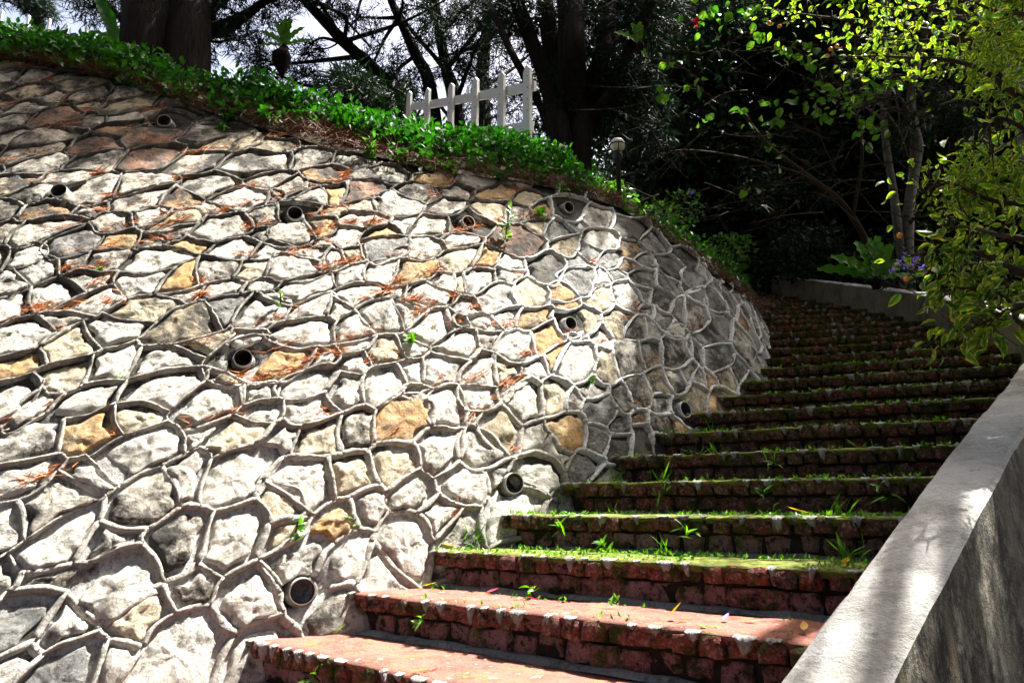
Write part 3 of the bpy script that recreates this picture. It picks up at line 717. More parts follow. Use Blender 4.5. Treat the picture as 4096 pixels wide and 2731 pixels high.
    while R < ro - .05:
        wd, hg = .022 + .04 * rng.random() ** 1.5, .012 + .045 * rng.random() ** 1.3
        if rng.random() < (.86 if k < 10 else .5):
            n = 11; xs = np.linspace(-.5, .5, n); prof_ = hg * np.clip(1.15 - (np.abs(xs) * 2) ** 1.7, .02, 1) * (1 + .3 * vnoise(np.column_stack([xs * 7, np.full(n, R * 9), np.full(n, k)]), 1))
            sk_ = rng.normal() * .12
            top = [(x * wd * 1.15, -.008) for x in xs]; midr = [(x * wd + sk_ * p_ * .5, -p_ * .55) for x, p_ in zip(xs, prof_)]; bot = [(x * wd * .9 + sk_ * p_, -p_) for x, p_ in zip(xs, prof_)]
            m_ = frame(k, R, 0, z0 + .004); v = [(x, .014, .0015) for x, z in top] + [(x, -.010 + .002 * rng.normal(), z + .004) for x, z in top] + [(x, -.013 + .002 * rng.normal(), z) for x, z in midr] + [(x, -.004, z) for x, z in bot] + [(x, .012, z) for x, z in bot]
            f = [[r_ * n + a, r_ * n + a + 1, (r_ + 1) * n + a + 1, (r_ + 1) * n + a] for r_ in range(4) for a in range(n - 1)]
            v = app(m_, np.array(v))
            if 0 <= k <= 5 and r_in(k) - .05 < R < r_out(k):
                c0 = v.mean(0); link('mortar_patch', mesh('mortar_patch', v - c0, f, M['patch'], True), st, loc=c0 - O_)
            else: bj.add(v, f)
        R += (.085 + .05 * (rng.random() < .3)) * (1 + .12 * rng.normal())
    if bj.n: link('mortar_patches', bj.mesh('mortar_patches', M['patch'], True, O_), st, kind='stuff')
    # mortar fillet along the foot of the riser (lower steps)
    if k <= 4:
        n = 60; Rq = np.linspace(ri, ro, n); bq = P3(k, Rq, z0 - RISE); hg = .017 + .010 * vnoise(bq, 12, 3); dp = .024 + .012 * vnoise(bq, 9, 8)
        v = np.stack([P3(k, Rq, z0 - RISE + hg, .035), P3(k, Rq, z0 - RISE + hg * .9, .02 - dp * .3), P3(k, Rq, z0 - RISE + .0, .02 - dp)], 1).reshape(-1, 3)
        f = [[i * 3 + a, i * 3 + a + 1, i * 3 + 4 + a, i * 3 + 3 + a] for i in range(n - 1) for a in range(2)]
        link('mortar_fillet', mesh('mortar_fillet', v - O_, f, M['fillet'], True), st)

# ------------------------------------------------------------------ parapet beside the steps
def rail(name, label, k0, k1, nk, hp=.27):
    kq = np.linspace(k0, k1, nk); Ri = r_out(kq); z = zs(kq) + hp; TH = .185
    z[-1] -= .07; z[-2] -= .03; 
    sec = [(0.0, -.75), (0.0, -.012), (.012, 0.0), (TH * .5, .004), (TH - .012, 0.0), (TH, -.012), (TH + .02, -.5), (TH + .05, -1.6)]
    rows = []
    for dr, dz in sec:
        p = P3(kq, Ri + dr, z + dz); p = p + .004 * np.stack([vnoise(p, 5, 1), vnoise(p, 5, 2), vnoise(p, 5, 3)], -1) + (.006 * fbm(p, 16, 4)[:, None] * np.array([.6, .6, 1]) if abs(dz) < .013 else 0); rows.append(p)
    V = np.stack(rows, 1); n, m_ = V.shape[:2]; ix = np.arange(n * m_).reshape(n, m_)
    F = np.stack([ix[:-1, :-1], ix[:-1, 1:], ix[1:, 1:], ix[1:, :-1]], -1).reshape(-1, 4)
    F = np.vstack([F, ]).tolist() + [ix[0].tolist()[::-1], ix[-1].tolist()]
    o0 = V[0, 0]; par = thing(name, label, 'parapet', o0)
    mi = np.array([0 if 1 <= (i % (m_ - 1)) <= 4 else 2 if i % (m_ - 1) == 0 else 1 for i in range((n - 1) * (m_ - 1))] + [1, 1], np.int32)
    capf = [f for f, q in zip(F, mi) if q == 0]; sidef = [f for f, q in zip(F, mi) if q == 1]; innerf = [f for f, q in zip(F, mi) if q == 2]
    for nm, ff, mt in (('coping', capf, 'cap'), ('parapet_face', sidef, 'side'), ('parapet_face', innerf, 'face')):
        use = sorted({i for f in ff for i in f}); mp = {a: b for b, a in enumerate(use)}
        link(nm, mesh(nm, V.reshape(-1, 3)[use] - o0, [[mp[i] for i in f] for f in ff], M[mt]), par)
    return par
rail('concrete_parapet', 'low weathered concrete parapet along the right edge of the brick steps', -4, 23.6, 240, .285)

# ------------------------------------------------------------------ ground cover on the bank above the wall
def bank_pt(k, d):
    k = np.asarray(k, float); kc = np.clip(k, -14, 24); hh = top_z(kc) - zb(kc)
    R = r_in(kc) - np.interp(hh, _h, _s) - d; th = theta(k); x, y = CX + R * np.cos(th), CY + R * np.sin(th)
    return np.stack([x, y, terrace_z(x, y)], -1)
n = 7600
kq = np.where(rng.random(n) < .93, rng.uniform(-16, 9.3, n), rng.uniform(9, 17, n)); dq = rng.beta(1.2, 1.7, n) * 1.38 - np.where(kq < 8, .12, .05)
dens = fbm(np.column_stack([kq * .35, dq * 2.2, np.zeros(n)]), 1.6, 6)
ok = (dens > -.52 - .55 * np.clip(dq - .25, 0, .6)) & (rng.random(n) < np.clip(.22 + dq * 2.0, 0, 1)) & ((kq < 9) | (dq > .08)); kq, dq = kq[ok], dq[ok]
ctr = bank_pt(kq, dq); hgt = (.06 + .14 * rng.random(len(kq))) * np.clip(.6 + dq * 1.3, .6, 1.35) * (1 + .5 * vnoise(ctr, 1.7, 4)) * np.where(kq > 6, 1.25, 1)
LINE = ([-60, 0, 150, 300, 450, 600, 700, 850, 930, 1035, 1210, 1290, 1340, 1420], [25, 38, 76, 92, 126, 148, 196, 222, 255, 284, 304, 318, 395, 470])
b = Buf(); stem = Buf()
for rep in range(9):
    m_ = len(ctr); off = rng.normal(size=(m_, 3)) * np.array([.05, .05, .035]); P = ctr + off; P[:, 2] += hgt * rng.uniform(.35, 1.15, m_)
    lu, lv, ld = proj(P); ok = lv * DSP > np.interp(lu * DSP, *LINE) + 5 + 9 * rng.normal(size=m_); P = P[ok]; m_ = len(P)
    D = rdir(m_, .35); leaves(b, P, D, rdir(m_, 1.2), .042 + .028 * rng.random(m_), .024 + .014 * rng.random(m_), 'leaf', .15, np.clip(.4 + .35 * rng.normal(size=m_), 0, 1))
link('ground_cover', b.mesh('ground_cover', M['cover_leaf']), label='leafy green ground cover spilling over the top of the stone wall', cat='ground cover', kind='stuff')
# rust-brown needles and twigs lying under it and in the joints
b = Buf(); n = 30000
kq = rng.uniform(-15, 16, n); dq = rng.beta(1.1, 1.8, n) * .95 - .10; P = bank_pt(kq, dq) + rng.normal(size=(n, 3)) * .012; P[:, 2] += .02 + .05 * rng.random(n)
D = rdir(n); D[:, 2] *= .5; leaves(b, P, D, rdir(n, 1), ( .06 + .1 * rng.random(n)), .0048, 'needle', .3)
link('twig_litter', b.mesh('twig_litter', M['twig_dead']), label='tangle of brown twigs and needles under the ground cover', cat='leaf litter', kind='stuff')
b = Buf()
for (mid, L, d, U, V) in ledges:
    pr = .5 if V < 420 else .38 if V < 900 else .16
    if U > 1250: pr *= .35
    if V > 1150: pr *= .35
    if rng.random() > pr or mid[1] > b_top(mid[0]) - .02: continue
    n = int(rng.integers(10, 40) + 60 * rng.random() ** 3); sp_ = L * (.12 + .22 * rng.random())
    a = mid[0] + rng.normal(size=n) * sp_; bb_ = mid[1] + .035 + np.abs(rng.normal(size=n)) * .018 + rng.normal() * .008
    P = surf(a, bb_, .016 + .02 * rng.random(n)); nn = wall_normal(mid[0], mid[1])
    tx = unit(surf(mid[0] + .02, mid[1]) - surf(mid[0] - .02, mid[1])); D = unit(tx * rng.choice([-1, 1], n)[:, None] + rng.normal(size=(n, 3)) * .35)
    leaves(b, P, D, rng.normal(size=(n, 3)) + nn, .05 + .06 * rng.random(n), (.0046 + .001 * rng.random(n)), 'needle', .25 * rng.normal())
link('needle_litter', b.mesh('needle_litter', M['needle_dead']), label='rust-coloured dead conifer needles caught on the mortar joints', cat='leaf litter', kind='stuff')

# ------------------------------------------------------------------ small plants on wall and steps
def rosette(name, label, p, nrm, n, L, W, mat='weed_leaf', up=.6, stem=0.0, group=None, spread=1.0, cat='weed'):
    p = np.asarray(p, float); r = thing(name, label, cat, p, group); nrm = unit(nrm)
    b = Buf(); D = unit(rdir(n) * spread + nrm * .8 + np.array([0, 0, up])); h = rng.random(n) * stem
    P = np.outer(h, unit(nrm * .35 + np.array([0, 0, 1]))) + rng.normal(size=(n, 3)) * L * .18
    leaves(b, P, D, rdir(n, 1) + nrm, L * (.6 + .6 * rng.random(n)), W * (.7 + .5 * rng.random(n)), 'leaf', .35)
    link('leaves', b.mesh('leaves', M[mat]), r)
    b2 = Buf(); tp = unit(nrm * .35 + np.array([0, 0, 1])) * max(stem, L * .35); tube(b2, bez([-nrm * .02, tp * .5 + rng.normal(size=3) * L * .06, tp], 4), [.0035, .0028, .0018][0], 5)
    link('stem', b2.mesh('stem', M['twig']), r); return r
def wall_plant(U, V, label, n, L, W, mat='weed_leaf', stem=0.0, up=.6):
    a, b = on_wall(U, V); return rosette('wall_seedling', label, surf(a, b, .01), wall_normal(a, b), n, L, W, mat, up, stem)
wall_plant(843, 372, 'bright yellow-green plant rooted on the wall just below the ground cover', 46, .07, .032, 'bright_leaf', .14)
wall_plant(1162, 560, 'tall pale seedling standing on the wall below the fence', 26, .065, .026, 'bright_leaf', .24)
wall_plant(940, 785, 'low leafy plant growing from the hollow in the middle of the wall', 22, .05, .024, 'weed_leaf', .03)
wall_plant(645, 715, 'thin reddish seedling in the centre of the wall left of the hollow', 9, .04, .018, 'weed_leaf', .1)
wall_plant(682, 1245, 'small round-leaved seedling above the lowest drain pipe', 9, .05, .03, 'weed_leaf', .1)
wall_plant(815, 1208, 'little grass sprout on a white stone beside the second step', 7, .07, .009, 'weed_leaf', .02)
wall_plant(1243, 505, 'broad-leaved weed on the wall where the pale joints begin', 20, .06, .034, 'weed_leaf', .05)
wall_plant(1030, 405, 'yellowing fern-like plant at the lower edge of the ground cover', 34, .07, .022, 'bright_leaf', .06)
wall_plant(1285, 442, 'light green fern hanging at the upper right edge of the wall', 34, .09, .02, 'bright_leaf', .02, -.5)
wall_plant(520, 285, 'dark green plant hanging over the wall right of the top drain pipe', 46, .07, .034, 'cover_leaf', .03, -.8)
wall_plant(1348, 885, 'tiny bright seedling among pale joints near the middle steps', 8, .04, .02, 'weed_leaf', .05)
wall_plant(1108, 930, 'pair of round leaves sprouting beneath a curved joint', 6, .04, .026, 'weed_leaf', .02)
wall_plant(505, 300, 'small green shoot trailing down the wall from the bank', 16, .06, .03, 'cover_leaf', .02, -.9)
wall_plant(230, 625, 'tuft of moss and small leaves on a stone at the left of the wall', 12, .025, .016, 'weed_leaf', .01)
wall_plant(275, 880, 'small green tuft with hanging roots on a ledge of the wall', 12, .03, .018, 'weed_leaf', .01)
wall_plant(15, 772, 'moss cushion at the left edge of the wall', 12, .025, .018, 'weed_leaf', .01)
wall_plant(455, 510, 'tiny moss plant on the upper wall under the second drain pipe', 9, .025, .016, 'weed_leaf', .01)

def step_pt(k, f, q): return P3(k + q, r_in(k) + (r_out(k) - r_in(k)) * f, zs(k) + .006)
def grass(label, k, f, q, n=9, L=.09, W=.006, mat='weed_leaf', group=None):
    p = step_pt(k, f, q); r = thing('grass_tuft', label, 'grass', p, group); b = Buf(); nrm = np.array([0, 0, 1.0])
    D = unit(rdir(n) * .75 + nrm * .9); leaves(b, rng.normal(size=(n, 3)) * np.array([.02, .02, .003]), D, rdir(n), L * (.5 + .7 * rng.random(n)), W * (.7 + .6 * rng.random(n)), 'leaf', .5)
    link('blades', b.mesh('blades', M[mat]), r)
ORD = ['lowest', 'second', 'third', 'fourth', 'fifth', 'sixth', 'seventh', 'eighth']
WHERE = [(.06, 'against the stone wall'), (.2, 'near the stone wall'), (.36, 'left of the middle'), (.5, 'in the middle'), (.64, 'right of the middle'), (.8, 'near the parapet'), (.93, 'close against the parapet')]
for k in range(0, 7):
    for (f, wtxt) in WHERE:
        if rng.random() > (.62 if k in (2, 3, 4) else .4): continue
        ty = rng.random()
        if ty < .62: grass('thin grass tuft at the back of the %s visible step, %s' % (ORD[k], wtxt), k, f + .03 * rng.normal(), .84 + .04 * rng.random(), int(rng.integers(6, 16)), .05 + .05 * rng.random() + .02 * (k > 1), .005 + .003 * rng.random())
        else: rosette('step_weed', 'leafy weed at the back of the %s visible step, %s' % (ORD[k], wtxt), step_pt(k, f + .03 * rng.normal(), .86), (-.4, -.5, .3), int(rng.integers(6, 14)), .03 + .022 * rng.random(), .013 + .01 * rng.random(), 'weed_leaf', .5, .05 * rng.random())
for k in range(0, 6):                                      # weeds rooted in the joint half way up a riser
    for (f, wtxt) in WHERE[1:6:2]:
        if rng.random() < .5:
            p = step_pt(k, f + .05 * rng.normal(), 0) + np.array([0, 0, -.085]); p = p - .02 * np.append(unit(P3(k + 1, 11, 0) - P3(k, 11, 0))[:2], 0)
            rosette('step_weed', 'sprig rooted in the brick face of the %s visible step, %s' % (ORD[k], wtxt), p, (-.5, -.8, .2), int(rng.integers(5, 10)), .05 + .03 * rng.random(), .011, 'weed_leaf', .2, .03)
grass('bushy grass tuft on the mossy edge of the third visible step beside the wall', 2, .05, .5, 26, .12, .007, 'bright_leaf')
# moss and tiny clover-like cover on the mossy treads
b = Buf()
for k in range(1, 12):
    n = (800 if k in (2, 3) else 420 if k > 3 else 120); f = rng.random(n); q = np.where(rng.random(n) < .6, .7 + .25 * rng.random(n), .02 + rng.random(n) * .2)
    P = P3(k + q, r_in(k) + (r_out(k) - r_in(k)) * f, zs(k) + .006); kp = vnoise(P, 3.2, 4) > -.15; P = P[kp]; n = len(P)
    leaves(b, P, rdir(n, .9), rdir(n, 1), .012 + .018 * rng.random(n), .009 + .007 * rng.random(n), 'dia', .1)
link('step_moss', b.mesh('step_moss', M['weed_leaf']), label='moss and tiny creeping leaves growing along the step treads', cat='moss', kind='stuff')
# fallen leaves
def fallen(label, p, mat, L=.06, W=.028, cat='leaf', name='fallen_leaf'):
    b = Buf(); leaves(b, np.array([[0, 0, .004]]), rng.normal(size=(1, 3)) * np.array([1, 1, .05]), np.array([[.2 * rng.normal(), .2 * rng.normal(), 1]]), L, W, 'leaf', -.25, np.array([rng.random()]))
    o = link(name, b.mesh(name, M[mat]), None, label, cat, None, None, tuple(np.asarray(p) + np.array([0, 0, .006])))
fallen('yellow leaf lying on the second visible step next to the wall', step_pt(1, .09, .75), 'leaf_yellow', .07)
fallen('yellow leaf on the mossy front edge of the third visible step', step_pt(2, .04, .3), 'leaf_yellow', .08)
fallen('brown curled leaf at the foot of the wall by the lowest step', step_pt(0, .03, .8), 'leaf_dead', .07, .05)
fallen('dry tan leaf on the lit moss of the fourth visible step near the parapet', step_pt(3, .72, .4), 'leaf_dead', .09)
fallen('dry brown leaf on the third visible step close to the parapet', step_pt(2, .86, .3), 'leaf_dead', .08)
fallen('yellow leaf on the right half of the second visible step', step_pt(1, .68, .35), 'leaf_yellow', .06, .03)
fallen('pale papery petal on the right half of the second visible step', step_pt(1, .76, .4), 'petal_violet', .06, .02, 'petal', 'fallen_petal')
fallen('tan leaf near the parapet on the second visible step', step_pt(1, .88, .3), 'leaf_dead', .08, .025)
fallen('red petal on the back of the second visible step near the wall', step_pt(1, .27, .7), 'petal_red', .06, .02, 'petal', 'fallen_petal')
fallen('dark red petal in the middle of the second visible step', step_pt(1, .42, .5), 'petal_red', .045, .02, 'petal', 'fallen_petal')
for i, (kk_, dq_) in enumerate(((-.6, .12), (.3, .1), (-.05, .07))):
    b = Buf(); p = P3(kk_, r_out(kk_) + dq_, zs(kk_) + .277); tube(b, bez([[0, 0, .003], [.02, .012, .006], [.045, .006, .004]], 5), .0016, 5)
    link('dry_twig', b.mesh('dry_twig', M['bolt']), None, ['lowest curled dry twig on the pale parapet top', 'highest curled dry twig on the pale parapet top', 'small dry twig between two others on the parapet top'][i], 'twig', 'dry twigs on the parapet top', None, tuple(p))

# ------------------------------------------------------------------ white picket fences
def picket_geo(wd, th, ht):
    x = wd / 2; e = .004
    o = [(-x, 0), (x, 0), (x, ht - .45 * wd), (0.0 + .012, ht), (-.012, ht), (-x, ht - .45 * wd)]
    v = [(a, -th / 2, z) for a, z in o] + [(a, th / 2, z) for a, z in o]; n = len(o)
    return v, [list(range(n)), list(range(n, 2 * n))[::-1]] + [[i, i + n, (i + 1) % n + n, (i + 1) % n] for i in range(n)]
def fence(label, tops, Ys, wd, th, ht, rails, bolts=True):
    P = np.array([at(u, v, Y) for (u, v), Y in zip(tops, Ys)]); base = P.copy(); base[:, 2] -= ht
    r = thing('picket_fence', label, 'fence', base[0]); o0 = base[0]
    d = P[-1] - P[0]; az = math.atan2(d[1], d[0]); v, f = picket_geo(wd, th, ht); me = mesh('picket', v, f, M['white_paint'])
    fr = np.array([math.sin(az), -math.cos(az), 0])
    for i in range(len(P)):
        o = link('picket', me, r, loc=base[i] - o0); o.rotation_euler = (0, 0.012, az)
        if bolts:
            bb_ = Buf()
            for dz in (.12, .24, .36, .48):
                if i == 0 and dz > .2: continue
                c_ = np.array([.018 * (1 if i % 2 else -1), -th / 2 - .0015, ht - dz]); an = np.arange(8) * math.pi / 4
                bb_.add(np.vstack([c_ + np.stack([.006 * np.cos(an), 0 * an - .0015, .006 * np.sin(an)], 1), c_ + np.stack([.006 * np.cos(an), 0 * an + .003, .006 * np.sin(an)], 1)]), [list(range(8))] + [[j, (j + 1) % 8, (j + 1) % 8 + 8, j + 8] for j in range(8)])
            link('bolt', bb_.mesh('bolt', M['bolt']), o)
    for (dz, hz, e0, e1) in rails:
        q = P.copy(); q[:, 2] -= dz; ext = unit(q[-1] - q[0]); q[0] -= ext * e0; q[-1] += ext * e1
        bb_ = Buf(); sec = [(0.012 + th / 2 + .0, -hz / 2), (.012 + th / 2 + .03, -hz / 2), (.012 + th / 2 + .03, hz / 2), (.012 + th / 2, hz / 2)]
        V = np.stack([q - fr * (a - .010) + np.array([0, 0, z]) for a, z in sec], 1).reshape(-1, 3); n = len(q)
        F = [[i * 4 + a, i * 4 + (a + 1) % 4, i * 4 + 4 + (a + 1) % 4, i * 4 + 4 + a] for i in range(n - 1) for a in range(4)] + [[3, 2, 1, 0], [4 * n - 4, 4 * n - 3, 4 * n - 2, 4 * n - 1]]
        bb_.add(V, F); link('rail', bb_.mesh('rail', M['white_paint'], False, o0), r)
    return r
fence('white picket fence end of six pointed boards standing above the hedge', [(940, 211), (982, 204), (1036, 193), (1091, 180), (1151, 168), (1210, 153)], [8.3, 7.8, 7.3, 6.85, 6.45, 6.1], .112, .03, 1.05, [(.20, .1, .0, .1), (.62, .1, 0, .05)])
fence('far white picket fence showing only its pointed tops over the hedge at left', [(5, 24), (66, 36), (114, 44), (155, 56), (200, 62), (245, 73), (292, 82)], [11.2, 10.9, 10.6, 10.3, 10.0, 9.7, 9.4], .07, .025, 1.0, [(.22, .08, 0, 0)], False)

# ------------------------------------------------------------------ trees
def limb(b, pts, r0, r1, n=9, seg=9, wob=.12, seed=0):
    q = bez(pts, seg); tube(b, q, np.linspace(r0, r1, len(q)), n, True, wob, seed)
    return q
def puff(P, n, r, flat=.7):
    """n points through a clump, denser near its skin"""
    d = rdir(n); rr = r * np.cbrt(rng.uniform(.15, 1, n)); return P + d * rr[:, None] * np.array([1, 1, flat])
def make_tree(name, label, limbs, clumps, kind, mat, barkm, base, group=None, leaf=(.12, .05), twigs=True, blur=.0, cat='tree', sun=True, dens=1.0, extra=False):
    """limbs: [(points, r0, r1)]; clumps: [(centre, radius, count)]"""
    base = np.asarray(base, float); r = thing(name, label, cat, base, group)
    tb = Buf(); tw = Buf(); node = []
    for i, (pts, r0, r1) in enumerate(limbs):
        q = limb(tb if i == 0 or r0 > .05 else tw, pts, r0, r1, 10 if r0 > .1 else 7, 9, .14 if r0 > .06 else .05, i); node += [(x, r1 + (r0 - r1) * (1 - t)) for x, t in zip(q, np.linspace(0, 1, len(q)))]
    NP = np.array([x for x, _ in node]); NR = np.array([x for _, x in node]); b = Buf()
    for (c, rad, n) in clumps:
        c = np.asarray(c, float)
        P = puff(c, int(n * dens), rad)
        if sun: P = P[keep_sun(P, blur, extra)]
        m_ = len(P)
        if m_ < n * .08: continue
        if twigs:
            dd = np.linalg.norm(NP - c, axis=1) + (NP[:, 2] > c[2] + .3) * 2.0; j = int(np.argmin(dd)); st = NP[j]; rr = min(NR[j] * .5, .02 + .018 * np.linalg.norm(c - st))
            limb(tw, [st, (st + c) / 2 + rng.normal(size=3) * .12 * np.linalg.norm(c - st) + np.array([0, 0, .05]), c], rr, .008, 6, 6, .0)
            for e in range(5):
                t_ = c + rdir(1)[0] * rad * .85; limb(tw, [c + (st - c) * .25 * rng.random(), (c + t_) / 2 + rng.normal(size=3) * rad * .12, t_], min(rr * .5, .012), .003, 4, 4, 0)
        if kind == 'needle':
            for rep in range(3):
                D = unit(rdir(m_) + unit(P - c) * .6 + np.array([0, 0, -.5])); leaves(b, P + rng.normal(size=P.shape) * .03, D, rdir(m_), leaf[0] * (.6 + .8 * rng.random(m_)), leaf[1], 'needle', .2)
        else:
            D = unit(rdir(m_) + unit(P - c) * .5 + np.array([0, 0, -.25])); leaves(b, P, D, rdir(m_, .8), leaf[0] * (.6 + .7 * rng.random(m_)), leaf[1] * (.7 + .5 * rng.random(m_)), kind, .2)
    if tb.n: link('trunk', tb.mesh('trunk', barkm, True, base), r)
    if tw.n: link('branches', tw.mesh('branches', barkm, True, base), r, kind='stuff')
    if b.n: link('crown', b.mesh('crown', mat, False, base), r)
    return r
def A(u, v, Y): return at(u, v, Y)
def ground_pt(p, dz=-.1):
    q = np.array(p, float); q[2] = terrace_z(q[0], q[1]) + dz; return q
def tall(u, v, Y, du=0, top=14.0, lean=(0, 0)):
    """trunk foot seen at (u, v), running on upwards out of the picture"""
    p = A(u, v, Y); return p
# big twin conifer on the mound, left
b0 = ground_pt(A(385, 140, 8.7)); 
t1 = A(335, 100, 8.6); t2 = A(432, 100, 8.7)
cl = []
for (u, v, Y, r, n) in [(210, 20, 9.2, .3, 130), (240, -30, 9.4, .45, 230), (195, -15, 9.0, .25, 110), (275, 30, 9.2, .35, 200), (385, 20, 9.4, .4, 200), (485, 70, 9.2, .28, 170), (515, 15, 9.0, .36, 200), (480, -20, 9.4, .5, 260), (590, -35, 9.2, .4, 180), (470, 125, 9.1, .2, 70), (540, 85, 9.0, .18, 50), (660, -40, 9.0, .4, 140)]: cl.append((A(u, v, Y), r, n))
for e in range(24): cl.append((np.array([-2.3 + 1.5 * rng.normal(), 9.8 + 1.0 * rng.normal(), 8.6 + 1.8 * rng.random()]), .9, 330))
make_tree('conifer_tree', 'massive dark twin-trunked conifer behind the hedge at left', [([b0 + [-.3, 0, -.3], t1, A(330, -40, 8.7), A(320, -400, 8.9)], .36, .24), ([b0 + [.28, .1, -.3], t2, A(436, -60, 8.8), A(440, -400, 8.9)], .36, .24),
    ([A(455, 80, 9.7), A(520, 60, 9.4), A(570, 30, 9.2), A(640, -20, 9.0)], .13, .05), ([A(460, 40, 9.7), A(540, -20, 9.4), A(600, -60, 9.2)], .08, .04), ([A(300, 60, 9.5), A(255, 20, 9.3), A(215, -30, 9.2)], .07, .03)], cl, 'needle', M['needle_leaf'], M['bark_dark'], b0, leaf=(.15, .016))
# hanging conifer far left
b0 = ground_pt(A(85, 90, 13.5))
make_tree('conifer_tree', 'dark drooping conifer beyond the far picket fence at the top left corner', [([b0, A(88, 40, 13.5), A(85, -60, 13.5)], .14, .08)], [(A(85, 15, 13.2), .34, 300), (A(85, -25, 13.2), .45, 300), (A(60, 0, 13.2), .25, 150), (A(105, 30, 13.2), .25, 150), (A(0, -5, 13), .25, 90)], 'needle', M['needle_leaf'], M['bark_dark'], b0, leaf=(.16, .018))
# slanting conifers, centre
spec = [('leaning dark conifer whose trunk slants up to the left beyond the bank', [(965, 330), (920, 235), (868, 168), (790, 95), (700, 0), (640, -70)], 10.5, .14, [(560, 100, .3, 160), (600, 60, .3, 150), (690, 130, .35, 170), (700, 175, .25, 130), (620, 150, .3, 170), (585, 145, .2, 80), (760, 10, .3, 130), (640, 20, .3, 120), (720, 110, .2, 70)]),
        ('conifer with straight dark trunk in the middle of the gap left of the fence', [(1030, 340), (990, 215), (955, 125), (915, 40), (880, -50)], 10.8, .13, [(880, 130, .35, 190), (840, 175, .35, 190), (900, 200, .4, 260), (770, 215, .35, 230), (800, 170, .25, 140), (850, 240, .35, 200), (960, 20, .3, 130), (800, 40, .22, 70), (850, 60, .2, 60), (1000, 70, .3, 130)]),
        ('upright conifer with forked dark trunk just left of the fence', [(1075, 345), (1045, 240), (1025, 160), (1010, 80), (985, -60)], 11.4, .16, [(1010, 20, .4, 200), (1050, 60, .35, 180), (1075, 120, .3, 150), (1040, 160, .3, 150), (960, 180, .3, 170), (1100, 30, .3, 150), (1110, 90, .25, 110), (960, 90, .3, 140), (1100, 185, .25, 110)]),
        ('grey-barked conifer rising behind the fence boards', [(1120, 320), (1108, 200), (1114, 100), (1122, -60)], 12.5, .17, [(1140, 130, .35, 160), (1160, 200, .35, 170), (1180, 80, .4, 200), (1085, 150, .3, 130), (1150, 20, .4, 200), (1190, 250, .3, 130), (1130, 250, .3, 140), (1065, 250, .3, 120), (1075, 30, .4, 170)])]
# unseen trees added behind, left and right of the camera to cut the skylight
for i, (bx, by, hz, rr, lab) in enumerate([(-6.5, -3.5, 8.5, 3.4, 'tree standing out of view behind the camera to the left'), (-1.0, -6.0, 9.0, 3.6, 'tree standing out of view straight behind the camera'), (5.0, -4.0, 8.5, 3.6, 'tree standing out of view behind the camera to the right'), (9.5, 1.0, 9.0, 3.6, 'tree standing out of view right of the parapet'), (-12, 1.5, 9.0, 3.4, 'tree standing out of view left of the wall'), (-3.6, -.6, 12.5, 3.8, 'tall tree standing out of view close behind the camera to the left'), (3.0, -1.6, 12.5, 3.8, 'tall tree standing out of view close behind the camera to the right')]):
    b0 = np.array([bx, by, -2.2]); tp = np.array([bx, by, hz]); lb = [([b0, (b0 + tp) / 2 + [.2, .1, 0], tp], .25, .08)]
    for q in range(6):
        d = rdir(1, .2)[0]; s_ = b0 + (tp - b0) * (.45 + .5 * rng.random()); lb.append(([s_, s_ + d * rr * .5 + [0, 0, .2], s_ + d * rr * .85], .08, .02))
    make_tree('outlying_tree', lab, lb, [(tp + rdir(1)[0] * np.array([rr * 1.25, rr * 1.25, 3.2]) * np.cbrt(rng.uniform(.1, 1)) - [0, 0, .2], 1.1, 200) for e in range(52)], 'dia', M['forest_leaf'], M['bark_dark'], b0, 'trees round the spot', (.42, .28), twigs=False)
for lab, path, Y, r0, cl in spec:
    b0 = ground_pt(A(path[0][0], path[0][1], Y)); pts = [b0] + [A(u, v, Y - .12 * i) for i, (u, v) in enumerate(path[1:])]
    top_ = pts[-1]; lb = [(pts, r0, r0 * .45)]
    for q in range(7):
        j = rng.integers(1, len(pts)); s_ = pts[j]; d = rdir(1, .25)[0]; L = .7 + 1.4 * rng.random(); lb.append(([s_, s_ + d * L * .5 + rng.normal(size=3) * .1, s_ + d * L + np.array([0, 0, .25 * rng.normal()])], r0 * .3, .012))
    c2 = [(A(u, v, Y - .3 - .5 * rng.random()), r, int(n * 1.0)) for u, v, r, n in cl] + [(top_ + np.array([1.4 * rng.normal(), 1.0 * rng.normal(), 1.2 + 1.6 * rng.random()]), .8, 260) for e in range(9)]
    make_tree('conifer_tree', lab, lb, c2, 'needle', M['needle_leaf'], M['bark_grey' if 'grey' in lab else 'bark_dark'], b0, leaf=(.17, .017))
# vase shaped tree right of the fence
b0 = ground_pt(A(1310, 420, 8.9), -.3); b0[2] = min(b0[2], A(1310, 470, 8.9)[2]); lb = []
for (u0, pts, r) in [(1290, [(1290, 330), (1262, 200), (1215, 80), (1165, -60)], .16), (1300, [(1300, 330), (1285, 200), (1262, 80), (1245, -60)], .2), (1315, [(1315, 330), (1318, 210), (1320, 90), (1322, -60)], .2), (1325, [(1328, 330), (1350, 220), (1385, 110), (1415, -60)], .17), (1335, [(1338, 320), (1385, 230), (1440, 130), (1500, -10)], .13), (1280, [(1272, 330), (1235, 230), (1180, 130), (1130, 20)], .07), (1340, [(1345, 300), (1410, 205), (1480, 150)], .08), (1305, [(1305, 300), (1300, 150), (1295, -60)], .16)]:
    lb.append(([A(u0, 440, 8.9 + .2 * rng.normal())] + [A(u, v, 8.9 + .25 * rng.normal()) for u, v in pts], r * 1.15, r * .6))
